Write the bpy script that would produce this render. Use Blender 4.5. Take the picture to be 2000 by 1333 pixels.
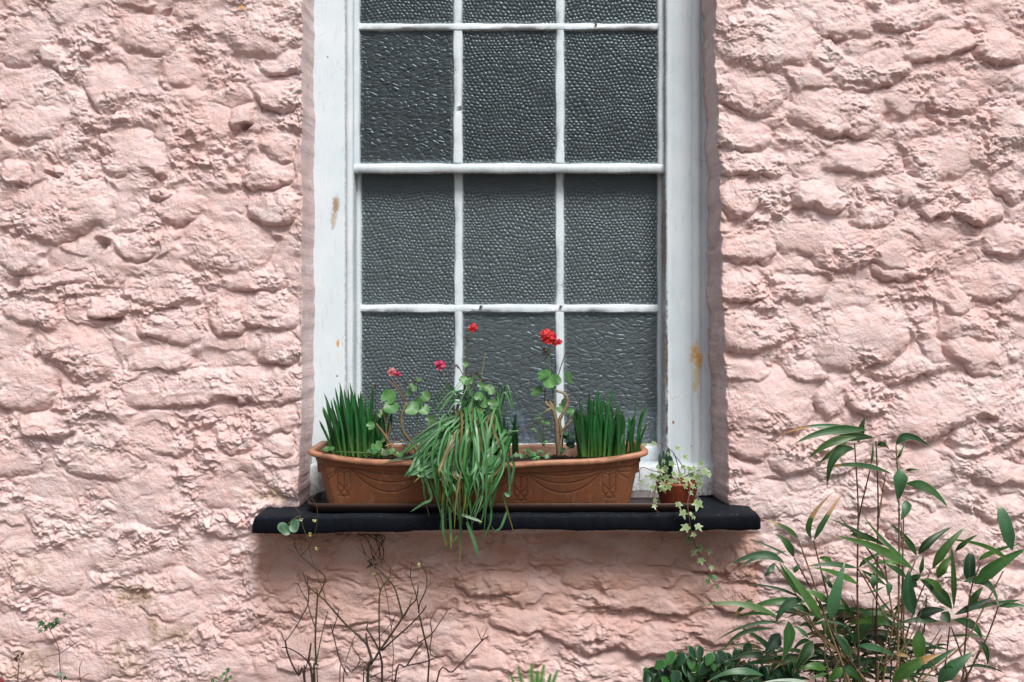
import bpy, math, random
import numpy as np
from mathutils import Vector
R = math.radians
random.seed(7)
S = bpy.context.scene
COL = S.collection
for o in list(bpy.data.objects): bpy.data.objects.remove(o)

# ------------------------------------------------------------ camera
CAMZ, D0, F = 1.30, 2.6, 2000.0          # eye height, distance to wall face, focal length in photo pixels
cam = bpy.data.cameras.new('camera'); co = bpy.data.objects.new('camera', cam); COL.objects.link(co)
co.location = (0, -D0, CAMZ); co.rotation_euler = (R(90), 0, 0)
cam.sensor_width = 36; cam.lens = 36 * F / 2000; cam.shift_y = -46.5 / 2000
cam.clip_start = .05; cam.clip_end = 500
S.camera = co
# ------------------------------------------------------------ sky and sun
SUN_EL, SUN_AZ = 53, 24                   # degrees; azimuth to the right of the camera axis, sun on the camera's side
w = bpy.data.worlds.new('World'); S.world = w; w.use_nodes = True
nt = w.node_tree; bg = nt.nodes['Background']
sky = nt.nodes.new('ShaderNodeTexSky'); sky.sky_type = 'NISHITA'; sky.sun_disc = False
sky.sun_elevation = R(SUN_EL); sky.sun_rotation = R(180 - SUN_AZ); sky.air_density = 1.0; sky.dust_density = 3.0; sky.ozone_density = .6
hs_ = nt.nodes.new('ShaderNodeHueSaturation'); hs_.inputs['Saturation'].default_value = .45       # thin overcast: a paler sky
nt.links.new(sky.outputs[0], hs_.inputs['Color']); nt.links.new(hs_.outputs[0], bg.inputs[0]); bg.inputs[1].default_value = .088
ld = bpy.data.lights.new('sun', 'SUN'); lo = bpy.data.objects.new('sun', ld); COL.objects.link(lo)
ld.energy = 2.95; ld.angle = R(24); ld.color = (1, .965, .92)
dv = Vector((math.sin(R(SUN_AZ)) * math.cos(R(SUN_EL)), -math.cos(R(SUN_AZ)) * math.cos(R(SUN_EL)), math.sin(R(SUN_EL))))
lo.rotation_euler = dv.to_track_quat('Z', 'Y').to_euler(); lo.location = (1, -3, 5)
S.view_settings.view_transform = 'Standard'; S.view_settings.look = 'None'
S.view_settings.exposure = 0.22; S.view_settings.gamma = 1
S.cycles.max_bounces = 10; S.cycles.use_denoising = True

def P(px, py, y=0.0):
    d = D0 + y
    return Vector(((px - 1000) * d / F, y, CAMZ - (py - 620) * d / F))

# ------------------------------------------------------------ helpers
def tag(o, label=None, cat=None, group=None, kind=None):
    if label: o['label'] = label
    if cat: o['category'] = cat
    if group: o['group'] = group
    if kind: o['kind'] = kind
    return o
def empty(name, loc):
    o = bpy.data.objects.new(name, None); COL.objects.link(o); o.location = loc; o.empty_display_size = .05
    return o
class MB:
    def __init__(s): s.v = []; s.f = []; s.c = []
    def add(s, vs, fs, cs):
        n = len(s.v); s.v += [tuple(v) for v in vs]; s.f += [tuple(i + n for i in f) for f in fs]
        if len(cs) == 3 and not hasattr(cs[0], '__len__'): cs = [tuple(cs)] * len(vs)
        s.c += [tuple(c) for c in cs]
    def build(s, name, mat, parent=None, smooth=True, origin=None):
        og = Vector(origin) if origin is not None else (parent.matrix_world_loc if False else Vector((0, 0, 0)))
        base = Vector((0, 0, 0))
        q = parent
        while q is not None: base += q.location; q = q.parent
        tot = base + (og if parent is None else Vector((0, 0, 0)))
        if origin is not None and parent is not None: tot = Vector(origin)
        me = bpy.data.meshes.new(name)
        me.from_pydata([(a - tot.x, b - tot.y, c - tot.z) for a, b, c in s.v], [], s.f)
        ca = me.color_attributes.new('Col', 'FLOAT_COLOR', 'POINT')
        arr = np.ones((len(s.v), 4), dtype=np.float32); arr[:, :3] = np.array(s.c, dtype=np.float32).reshape(-1, 3); ca.data.foreach_set('color', arr.ravel())
        if smooth: me.polygons.foreach_set('use_smooth', [True] * len(me.polygons))
        me.materials.append(mat); me.update()
        o = bpy.data.objects.new(name, me); COL.objects.link(o)
        if parent is not None: o.parent = parent; o.location = tot - base
        else: o.location = tot
        return o

def perm(seed):
    r = np.random.RandomState(seed); p = r.permutation(512); return np.concatenate([p, p])
_G = np.stack([np.cos(np.linspace(0, 2 * np.pi, 512, endpoint=False)), np.sin(np.linspace(0, 2 * np.pi, 512, endpoint=False))], -1)
def perlin(x, y, seed=0):
    p = perm(seed); xi = np.floor(x).astype(int); yi = np.floor(y).astype(int); xf = x - xi; yf = y - yi; xi &= 511; yi &= 511
    def g(i, j, fx, fy):
        k = p[(p[i & 511] + j) & 511]; return _G[k, 0] * fx + _G[k, 1] * fy
    u = xf ** 3 * (xf * (xf * 6 - 15) + 10); v = yf ** 3 * (yf * (yf * 6 - 15) + 10)
    a = g(xi, yi, xf, yf); b = g(xi + 1, yi, xf - 1, yf); c = g(xi, yi + 1, xf, yf - 1); d = g(xi + 1, yi + 1, xf - 1, yf - 1)
    return ((a * (1 - u) + b * u) * (1 - v) + (c * (1 - u) + d * u) * v) * 1.5
def fbm(x, y, seed=0, octv=3, gain=.5):
    s = 0; a = 1
    for k in range(octv): s = s + a * perlin(x * 2 ** k, y * 2 ** k, seed + k); a *= gain
    return s
def sstep(a, b, x):
    t = np.clip((x - a) / (b - a), 0, 1); return t * t * (3 - 2 * t)
def vor(x, y, seed, jit=.9):
    r = np.random.RandomState(seed); T = r.rand(256, 256, 2); Rn = r.rand(256, 256, 4)
    xi = np.floor(x).astype(int); yi = np.floor(y).astype(int)
    f1 = np.full(x.shape, 9.); f2 = np.full(x.shape, 9.); dx1 = np.zeros(x.shape); dy1 = np.zeros(x.shape); ci = np.zeros(x.shape, int); cj = np.zeros(x.shape, int)
    for i in (-1, 0, 1):
        for j in (-1, 0, 1):
            a = (xi + i) & 255; b = (yi + j) & 255
            dx = xi + i + .5 + (T[a, b, 0] - .5) * jit - x; dy = yi + j + .5 + (T[a, b, 1] - .5) * jit - y
            d = np.sqrt(dx * dx + dy * dy); m = d < f1
            f2 = np.where(m, f1, np.minimum(f2, d)); f1 = np.where(m, d, f1)
            dx1 = np.where(m, dx, dx1); dy1 = np.where(m, dy, dy1); ci = np.where(m, a, ci); cj = np.where(m, b, cj)
    return f1, f2, -dx1, -dy1, Rn[ci, cj]

# ------------------------------------------------------------ materials
def newmat(name):
    m = bpy.data.materials.new(name); m.use_nodes = True; return m, m.node_tree, m.node_tree.nodes['Principled BSDF']
def N(nt, t, **k):
    n = nt.nodes.new(t)
    for a, b in k.items():
        if a.startswith('i_'): n.inputs[a[2:].replace('_', ' ')].default_value = b
        else: setattr(n, a, b)
    return n
def L(nt, a, b): nt.links.new(a, b)
def noise(nt, vec, scale, detail=4, rough=.55):
    n = N(nt, 'ShaderNodeTexNoise'); n.inputs['Scale'].default_value = scale; n.inputs['Detail'].default_value = detail; n.inputs['Roughness'].default_value = rough
    if vec is not None: L(nt, vec, n.inputs['Vector'])
    return n
def ramp(nt, fac, stops):
    r = N(nt, 'ShaderNodeValToRGB'); e = r.color_ramp.elements
    while len(e) < len(stops): e.new(.5)
    for k, (p, c) in enumerate(stops):
        e[k].position = p; e[k].color = (c, c, c, 1) if not hasattr(c, '__len__') else (*c, 1)
    L(nt, fac, r.inputs[0]); return r
def mix(nt, fac, a, b, mode='MIX'):
    m = N(nt, 'ShaderNodeMix', data_type='RGBA', blend_type=mode)
    for s, x in ((m.inputs[0], fac), (m.inputs[6], a), (m.inputs[7], b)):
        if hasattr(x, 'is_output'): L(nt, x, s)
        elif hasattr(x, '__len__'): s.default_value = (*x, 1)
        else: s.default_value = x
    return m.outputs[2]
def math_(nt, op, a, b=0.0, clamp=False):
    m = N(nt, 'ShaderNodeMath', operation=op, use_clamp=clamp)
    for s, x in ((m.inputs[0], a), (m.inputs[1], b)):
        if hasattr(x, 'is_output'): L(nt, x, s)
        else: s.default_value = x
    return m.outputs[0]
def geo(nt): return N(nt, 'ShaderNodeNewGeometry').outputs['Position']
def bump(nt, h, dist, strength=1.0, normal=None):
    b = N(nt, 'ShaderNodeBump'); b.inputs['Distance'].default_value = dist; b.inputs['Strength'].default_value = strength
    L(nt, h, b.inputs['Height'])
    if normal: L(nt, normal, b.inputs['Normal'])
    return b.outputs[0]
def spot(nt, pos, base, centre, rx, rz, colour, ns=60, amt=1.0, seed=0):
    """stain of its own shape: world-space ellipse on the wall plane broken up with noise"""
    n = noise(nt, pos, ns, 5, .7)
    sub = N(nt, 'ShaderNodeVectorMath', operation='SUBTRACT'); L(nt, pos, sub.inputs[0]); sub.inputs[1].default_value = centre
    mul = N(nt, 'ShaderNodeVectorMath', operation='MULTIPLY'); L(nt, sub.outputs[0], mul.inputs[0]); mul.inputs[1].default_value = (1 / rx, 0, 1 / rz)
    ln = N(nt, 'ShaderNodeVectorMath', operation='LENGTH'); L(nt, mul.outputs[0], ln.inputs[0])
    v = math_(nt, 'ADD', ln.outputs['Value'], math_(nt, 'MULTIPLY', math_(nt, 'SUBTRACT', n.outputs['Fac'], .5), 2.4))
    f = ramp(nt, v, [(0.35, amt), (.95, 0)])
    return mix(nt, f.outputs[0], base, colour)

def mat_wall():
    m, nt, b = newmat('pink_masonry_paint'); pos = geo(nt)
    n1 = noise(nt, pos, 3.2, 3); n2 = noise(nt, pos, 30, 5, .65); n3 = noise(nt, pos, 260, 3, .6)
    c = mix(nt, ramp(nt, n1.outputs['Fac'], [(.35, 0), (.68, 1)]).outputs[0], PINK_A, PINK_B)
    c = mix(nt, ramp(nt, n2.outputs['Fac'], [(.40, 0), (.72, .5)]).outputs[0], c, PINK_C)
    at = N(nt, 'ShaderNodeAttribute', attribute_name='Col'); sep = N(nt, 'ShaderNodeSeparateColor'); L(nt, at.outputs['Color'], sep.inputs[0])
    c = mix(nt, sep.outputs[2], c, (.50, .275, .205))               # darker ochre-pink under the ledge, fading downwards
    c = mix(nt, math_(nt, 'MULTIPLY', sep.outputs[0], ramp(nt, noise(nt, pos, 110, 4, .7).outputs['Fac'], [(.36, 1), (.66, .25)]).outputs[0]), c, (.30, .22, .10))
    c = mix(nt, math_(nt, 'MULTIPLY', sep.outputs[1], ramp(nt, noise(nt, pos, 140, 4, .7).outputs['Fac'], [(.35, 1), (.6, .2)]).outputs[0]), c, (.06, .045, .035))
    n4 = noise(nt, pos, 5.5, 5, .7); c = mix(nt, ramp(nt, n4.outputs['Fac'], [(.55, 0), (.70, .3)]).outputs[0], c, (.64, .48, .48))
    n5 = noise(nt, pos, 11, 6, .75); c = mix(nt, ramp(nt, n5.outputs['Fac'], [(.62, 0), (.76, .3)]).outputs[0], c, (.62, .44, .32))
    dw = N(nt, 'ShaderNodeVectorMath', operation='ADD'); nv_ = noise(nt, pos, 18, 3); sv = N(nt, 'ShaderNodeVectorMath', operation='SCALE'); L(nt, nv_.outputs['Color'], sv.inputs[0]); sv.inputs['Scale'].default_value = .05; L(nt, pos, dw.inputs[0]); L(nt, sv.outputs[0], dw.inputs[1])
    ck = N(nt, 'ShaderNodeTexVoronoi', feature='DISTANCE_TO_EDGE'); ck.inputs['Scale'].default_value = 9; L(nt, dw.outputs[0], ck.inputs['Vector'])
    crk = math_(nt, 'MULTIPLY', ramp(nt, ck.outputs['Distance'], [(.0, 1), (.012, 0)]).outputs[0], ramp(nt, noise(nt, pos, 7, 3).outputs['Fac'], [(.50, 0), (.62, .7)]).outputs[0])
    c = mix(nt, crk, c, (.22, .12, .09))
    n6 = noise(nt, pos, 24, 6, .7); c = mix(nt, math_(nt, 'MULTIPLY', ramp(nt, n6.outputs['Fac'], [(.48, 0), (.66, .38)]).outputs[0], math_(nt, 'SUBTRACT', 1.0, sep.outputs[2], True)), c, (.82, .735, .73))     # chalky limewash patches
    gr = math_(nt, 'MULTIPLY', ramp(nt, noise(nt, pos, 75, 6, .8).outputs['Fac'], [(.62, 0), (.70, .55)]).outputs[0], ramp(nt, noise(nt, pos, 4, 3).outputs['Fac'], [(.45, .15), (.65, 1)]).outputs[0]); c = mix(nt, gr, c, (.30, .17, .12))
    fl = ramp(nt, noise(nt, pos, 330, 2).outputs['Fac'], [(.735, 0), (.76, .75)])
    c = mix(nt, fl.outputs[0], c, (.16, .10, .08))
    L(nt, c, b.inputs['Base Color']); b.inputs['Roughness'].default_value = .48
    L(nt, bump(nt, n3.outputs['Fac'], .0022, .9, bump(nt, noise(nt, pos, 95, 5, .7).outputs['Fac'], .0035, .6)), b.inputs['Normal'])
    return m
PINK_A = (.73, .51, .49); PINK_B = (.765, .62, .615); PINK_C = (.70, .41, .35)

def mat_paint(spots=()):
    m, nt, b = newmat('white_gloss_paint'); pos = geo(nt)
    n1 = noise(nt, pos, 9, 4); n2 = noise(nt, pos, 190, 4, .7)
    st = N(nt, 'ShaderNodeMapping'); L(nt, pos, st.inputs[0]); st.inputs['Scale'].default_value = (1, 1, .12)
    n3 = noise(nt, st.outputs[0], 160, 4, .6)
    c = mix(nt, ramp(nt, n1.outputs['Fac'], [(.3, 0), (.7, 1)]).outputs[0], (.63, .73, .79), (.72, .795, .84))
    c = mix(nt, ramp(nt, n3.outputs['Fac'], [(.57, 0), (.72, .35)]).outputs[0], c, (.50, .52, .51))
    c = mix(nt, ramp(nt, n2.outputs['Fac'], [(.67, 0), (.74, .8)]).outputs[0], c, (.22, .19, .16))
    sm = N(nt, 'ShaderNodeMapping'); L(nt, pos, sm.inputs[0]); sm.inputs['Scale'].default_value = (1.6, 1, .5); ck = N(nt, 'ShaderNodeTexVoronoi', feature='DISTANCE_TO_EDGE'); ck.inputs['Scale'].default_value = 38; L(nt, sm.outputs[0], ck.inputs['Vector'])
    crk = math_(nt, 'MULTIPLY', ramp(nt, ck.outputs['Distance'], [(.0, 1), (.03, 0)]).outputs[0], ramp(nt, noise(nt, pos, 15, 3).outputs['Fac'], [(.58, 0), (.66, .45)]).outputs[0])
    c = mix(nt, crk, c, (.26, .24, .22))
    at = N(nt, 'ShaderNodeAttribute', attribute_name='Col'); sep = N(nt, 'ShaderNodeSeparateColor'); L(nt, at.outputs['Color'], sep.inputs[0])
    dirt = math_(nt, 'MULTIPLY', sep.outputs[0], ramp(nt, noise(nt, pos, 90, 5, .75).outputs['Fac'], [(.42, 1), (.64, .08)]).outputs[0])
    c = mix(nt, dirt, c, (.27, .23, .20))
    for s in spots: c = spot(nt, pos, c, *s)
    L(nt, c, b.inputs['Base Color']); b.inputs['Roughness'].default_value = .38
    L(nt, bump(nt, n3.outputs['Fac'], .0012, .7, bump(nt, n2.outputs['Fac'], .0008, .6)), b.inputs['Normal'])
    return m

def mat_leaf(name='leaf', rough=.42, var=.35, sc=40, transl=.12):
    m, nt, b = newmat(name)
    at = N(nt, 'ShaderNodeAttribute', attribute_name='Col'); pos = geo(nt); n = noise(nt, pos, sc, 4, .6)
    c = mix(nt, ramp(nt, n.outputs['Fac'], [(.3, 1 - var), (.7, 1)]).outputs[0], (0, 0, 0), at.outputs['Color'])
    L(nt, c, b.inputs['Base Color']); b.inputs['Roughness'].default_value = rough
    tr = N(nt, 'ShaderNodeBsdfTranslucent'); L(nt, c, tr.inputs[0]); ms = N(nt, 'ShaderNodeMixShader'); ms.inputs[0].default_value = transl
    L(nt, b.outputs[0], ms.inputs[1]); L(nt, tr.outputs[0], ms.inputs[2]); L(nt, ms.outputs[0], nt.nodes['Material Output'].inputs[0])
    return m
def mat_col(name, rough=.6, var=.3, sc=80, bd=.0006, spec=.5, mult=1):
    m, nt, b = newmat(name)
    at = N(nt, 'ShaderNodeAttribute', attribute_name='Col'); pos = geo(nt); n = noise(nt, pos, sc, 5, .65)
    c = mix(nt, ramp(nt, n.outputs['Fac'], [(.3, 1 - var), (.7, 1)]).outputs[0], (0, 0, 0), at.outputs['Color'])
    L(nt, c, b.inputs['Base Color']); b.inputs['Roughness'].default_value = rough; b.inputs['Specular IOR Level'].default_value = spec
    L(nt, bump(nt, n.outputs['Fac'], bd), b.inputs['Normal'])
    return m
def mat_glass():   # obscured glass; attribute Col: r = paint smear at the edges, g = even bluish film
    m, nt, b = newmat('obscure_glass'); out = nt.nodes['Material Output']; nt.nodes.remove(b)
    tc = N(nt, 'ShaderNodeTexCoord')
    gl = N(nt, 'ShaderNodeBsdfGlossy'); gl.inputs['Roughness'].default_value = .32; gl.inputs[0].default_value = (.68, .88, 1, 1)
    rf = N(nt, 'ShaderNodeBsdfRefraction'); rf.inputs['Roughness'].default_value = .12; rf.inputs['IOR'].default_value = 1.25; rf.inputs[0].default_value = (.80, .92, 1.0, 1)
    tr = N(nt, 'ShaderNodeBsdfTransparent'); tr.inputs[0].default_value = (.85, .88, .88, 1)
    m1 = N(nt, 'ShaderNodeMixShader'); m1.inputs[0].default_value = .5; L(nt, rf.outputs[0], m1.inputs[1]); L(nt, tr.outputs[0], m1.inputs[2])
    fr = N(nt, 'ShaderNodeFresnel'); fr.inputs[0].default_value = 1.5
    m2 = N(nt, 'ShaderNodeMixShader'); L(nt, math_(nt, 'MULTIPLY', fr.outputs[0], 1.5, True), m2.inputs[0]); L(nt, m1.outputs[0], m2.inputs[1]); L(nt, gl.outputs[0], m2.inputs[2])
    # grime and paint smears, plus an even bluish film stronger on the lower sash
    df = N(nt, 'ShaderNodeBsdfDiffuse'); df.inputs[0].default_value = (.27, .33, .355, 1)
    m3 = N(nt, 'ShaderNodeMixShader')
    g = ramp(nt, noise(nt, tc.outputs['Object'], 22, 6, .75).outputs['Fac'], [(.35, .02), (.85, .16)]).outputs[0]
    at = N(nt, 'ShaderNodeAttribute', attribute_name='Col'); sep = N(nt, 'ShaderNodeSeparateColor'); L(nt, at.outputs['Color'], sep.inputs[0])
    e = math_(nt, 'MULTIPLY', sep.outputs[0], ramp(nt, noise(nt, tc.outputs['Object'], 150, 4, .8).outputs['Fac'], [(.42, 0), (.66, 1)]).outputs[0])
    L(nt, math_(nt, 'ADD', math_(nt, 'ADD', g, math_(nt, 'MULTIPLY', sep.outputs[1], .20)), e, True), m3.inputs[0]); L(nt, m2.outputs[0], m3.inputs[1]); L(nt, df.outputs[0], m3.inputs[2])
    L(nt, m3.outputs[0], out.inputs[0]); return m

#@@WALL
# ------------------------------------------------------------ the wall
ZB = 620 + CAMZ / .0013        # wall foot in photo pixels
def edgeL(v): return 589 + 3 * perlin(v / 90., v * 0, 3) + 2 * perlin(v / 25., v * 0, 4) - 6 * sstep(780, 960, v)
def edgeR(v): return 1397 + 12 * sstep(0, 500, v) + 14 * sstep(500, 900, v) + 5 * perlin(v / 60., v * 0, 5) + 3 * perlin(v / 20., v * 0, 6)
STONES = [  # cx cy rx ry rot H pow
 (166,81,30,27,0,13,2.4),(300,68,66,40,8,16,2.6),(112,120,48,24,45,16,2.4),(205,168,44,46,0,18,2.6),(340,140,40,34,30,14,2.4),
 (505,62,78,44,-5,18,3),(552,122,44,24,0,16,2.4),(541,186,50,30,5,26,2.6),(470,228,32,24,-10,22,2.4),(120,402,94,70,-12,27,2.6),
 (40,500,54,36,-10,22,2.6),(355,410,44,38,10,18,2.4),(535,402,52,34,-8,24,2.6),(300,312,38,32,20,17,2.6),(312,376,26,14,0,14,2.2),
 (545,285,36,34,0,18,2.4),(240,300,50,48,0,15,3),(520,335,48,32,0,17,2.6),(450,478,86,56,0,16,2.6),(262,478,44,30,0,13,2.4),
 (60,245,60,40,15,15,2.4),(40,80,60,45,0,13,2.4),(30,330,30,24,0,20,2.4),(420,330,50,40,20,14,2.4),(400,240,60,40,10,14,2.4),
 (100,548,95,16,-8,14,2.6),(207,602,40,28,0,26,2.6),(447,614,38,36,0,22,2.8),(525,612,62,36,0,17,2.8),(492,545,66,26,0,17,2.6),
 (150,682,80,50,28,22,2.6),(40,745,66,56,12,22,3),(315,702,62,24,-5,17,2.6),(430,756,190,36,-3,20,4),(545,684,44,30,0,22,2.8),
 (88,834,50,27,8,30,2.4),(548,868,34,24,0,15,2.4),(462,850,42,36,0,13,2.8),(548,815,40,30,0,14,3),(70,610,60,30,5,16,2.6),(310,570,70,30,0,15,2.4),(330,640,60,30,8,15,2.4),
 (20,900,60,30,0,14,2.4),(200,910,70,34,10,12,2.4),(320,860,60,34,0,12,2.4),(130,1010,90,40,8,13,2.4),(330,1000,70,34,0,12,2.4),(430,960,60,34,0,13,2.4),(90,1120,70,40,0,13,2.4),(260,1085,90,40,0,13,2.4),(420,1090,70,40,0,12,2.4),(60,1230,80,34,0,12,2.4),(330,1180,60,30,0,12,2.4),(180,1300,90,30,0,13,2.4),(480,1200,60,30,0,11,2.4),(390,1290,90,50,0,8,3),(545,1120,40,44,0,10,2.4),
 (1500,75,98,62,0,20,2.8),(1770,32,80,30,-6,18,2.6),(1830,90,80,25,-12,18,2.6),(1700,134,84,38,-14,20,2.8),(1950,95,46,38,15,24,2.6),
 (1650,40,60,40,0,17,2.6),(1470,184,66,36,8,20,2.6),(1635,220,94,46,5,24,2.6),(1670,310,64,33,4,20,4.5),(1838,300,62,46,-8,18,4),(1905,285,50,40,12,18,3),
 (1595,386,52,28,4,28,2.6),(1787,372,54,32,0,22,2.6),(1870,190,56,38,8,18,2.8),(1975,240,40,50,0,18,3),(1830,404,30,26,0,20,2.6),(1910,412,44,26,10,26,2.6),
 (1462,320,70,28,6,20,2.8),(1450,260,56,32,10,20,2.8),(1442,388,46,34,0,22,2.6),(1452,482,64,36,-4,22,2.6),(1655,478,84,52,6,20,2.6),(1745,492,50,34,0,20,2.6),
 (1770,520,60,28,-8,18,2.6),(1930,552,58,38,0,24,2.6),(1868,578,38,42,0,22,2.8),(1560,455,60,40,0,16,2.6),(1560,560,70,34,0,16,2.6),(1450,560,50,30,0,22,2.6),(1990,350,40,46,0,22,2.6),(1970,470,50,34,0,20,2.6),(1700,420,44,24,0,16,2.4),
 (1464,646,76,38,4,24,2.8),(1680,662,98,60,-12,24,3),(1820,668,20,54,-12,18,2.6),(1890,618,56,56,0,18,3),(1904,690,58,32,28,26,2.6),
 (1772,720,84,28,-8,24,2.6),(1700,775,46,38,20,24,3),(1858,790,138,52,-20,28,3),(1896,856,40,34,0,18,2.6),(1500,780,92,68,8,24,3.4),(1446,718,56,30,6,22,2.8),
 (1572,722,44,26,8,20,2.6),(1626,768,34,44,30,20,2.8),(1468,862,44,40,0,18,2.6),(1570,880,70,34,-14,20,2.6),(1640,900,66,34,-8,18,2.6),(1790,918,60,36,0,16,2.6),(1950,925,66,30,8,26,2.6),(1980,800,40,44,0,22,2.6),
 (1790,1028,68,42,14,22,2.6),(1590,1010,74,54,-4,18,2.8),(1900,1050,60,50,0,16,3),(1960,990,54,24,0,18,2.6),(1560,1110,70,26,4,20,2.6),(1950,1150,64,30,-6,22,2.6),(1960,1250,60,30,10,22,2.6),(1850,1190,54,34,0,18,2.6),(1700,1160,60,34,0,20,2.6),(1880,1290,54,34,0,18,2.6),(1680,960,50,40,0,15,2.6),(1480,970,60,40,0,12,3),
 (960,1142,66,24,4,20,2.6),(1068,1094,42,20,10,14,2.6),(1200,1120,110,36,6,12,2.8),(1260,1172,110,28,4,22,2.6),(1030,1214,74,26,2,18,2.8),(1120,1236,70,34,14,24,2.6),(1250,1246,130,34,6,26,2.6),
 (1110,1082,95,22,6,17,2.6),(850,1095,60,20,-6,13,2.4),(645,1092,70,24,8,13,2.4),(1385,1098,54,24,4,18,2.6),(1290,1088,40,18,-8,14,2.4),(960,1088,46,18,0,12,2.4),(560,1170,40,30,0,12,2.4),(840,1240,70,24,-8,15,2.6),(680,1200,60,20,6,13,2.6),(1120,1345,120,44,0,9,6),(1440,1170,60,26,6,22,2.6),(1400,1230,70,26,0,18,2.6),(700,1110,70,30,10,8,2.4),(640,1180,80,34,5,11,2.4),(800,1180,90,30,-5,12,2.4),(740,1270,90,30,0,11,2.4),(880,1250,70,36,8,16,2.6),(600,1260,60,34,0,11,2.4),(1400,1290,60,24,0,14,2.4),(960,1290,60,22,4,12,2.4)]
HOLES = [(196,480,12,9,26),(474,246,15,8,24),(330,26,8,7,16),(94,335,11,6,16),(32,357,10,7,18),(26,556,20,6,18),(212,630,24,6,18),(108,856,38,9,18),(1905,58,18,6,14),
 (1402,314,12,6,16),(1420,510,12,7,16),(1556,345,6,4,10),(1155,1254,22,6,16),(1450,1146,50,6,16),(1976,1306,22,12,16),(1990,1112,24,8,14),(1796,651,3,3,10),(1062,1110,20,5,10),(1550,1020,8,5,8),(1515,935,22,6,12),(585,895,8,22,8),(175,1228,6,5,8),(1815,600,5,18,14),
 (1830,868,96,10,12),(1590,408,40,7,8),(1960,133,30,6,8),(1930,716,22,8,8),(1690,165,60,5,7),(1640,268,50,5,7),(430,793,110,5,9),(1955,950,50,7,8),(1735,744,50,8,8),(545,212,40,6,8),(1440,1168,1,1,0)]
STAINS_DARKS = [(262,1165,50,34,0,.9),(301,1228,12,34,0,1),(350,1236,42,24,0,.8),(246,1292,46,46,0,.8),(215,1100,50,20,0,.35),(530,968,56,14,0,.8),(603,590,10,60,0,.8),(180,884,14,8,0,.9),(60,1110,50,30,0,.5),(60,1300,80,40,0,.55),
 (960,1150,50,18,0,.35),(590,890,10,60,1,.55),(598,950,10,30,1,.8),(1408,700,8,120,1,.5),(1410,860,9,60,1,.45),(1405,520,6,200,1,.3),(720,1050,60,10,1,.6),(640,1052,80,8,1,.35),(1150,1070,220,10,1,.12),(1400,640,5,40,1,.5),(196,482,12,14,1,.9),(474,247,14,8,1,.8),(1420,1110,30,18,1,.35)]  # stains, and dark patches set in two holes and under the ledge

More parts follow.
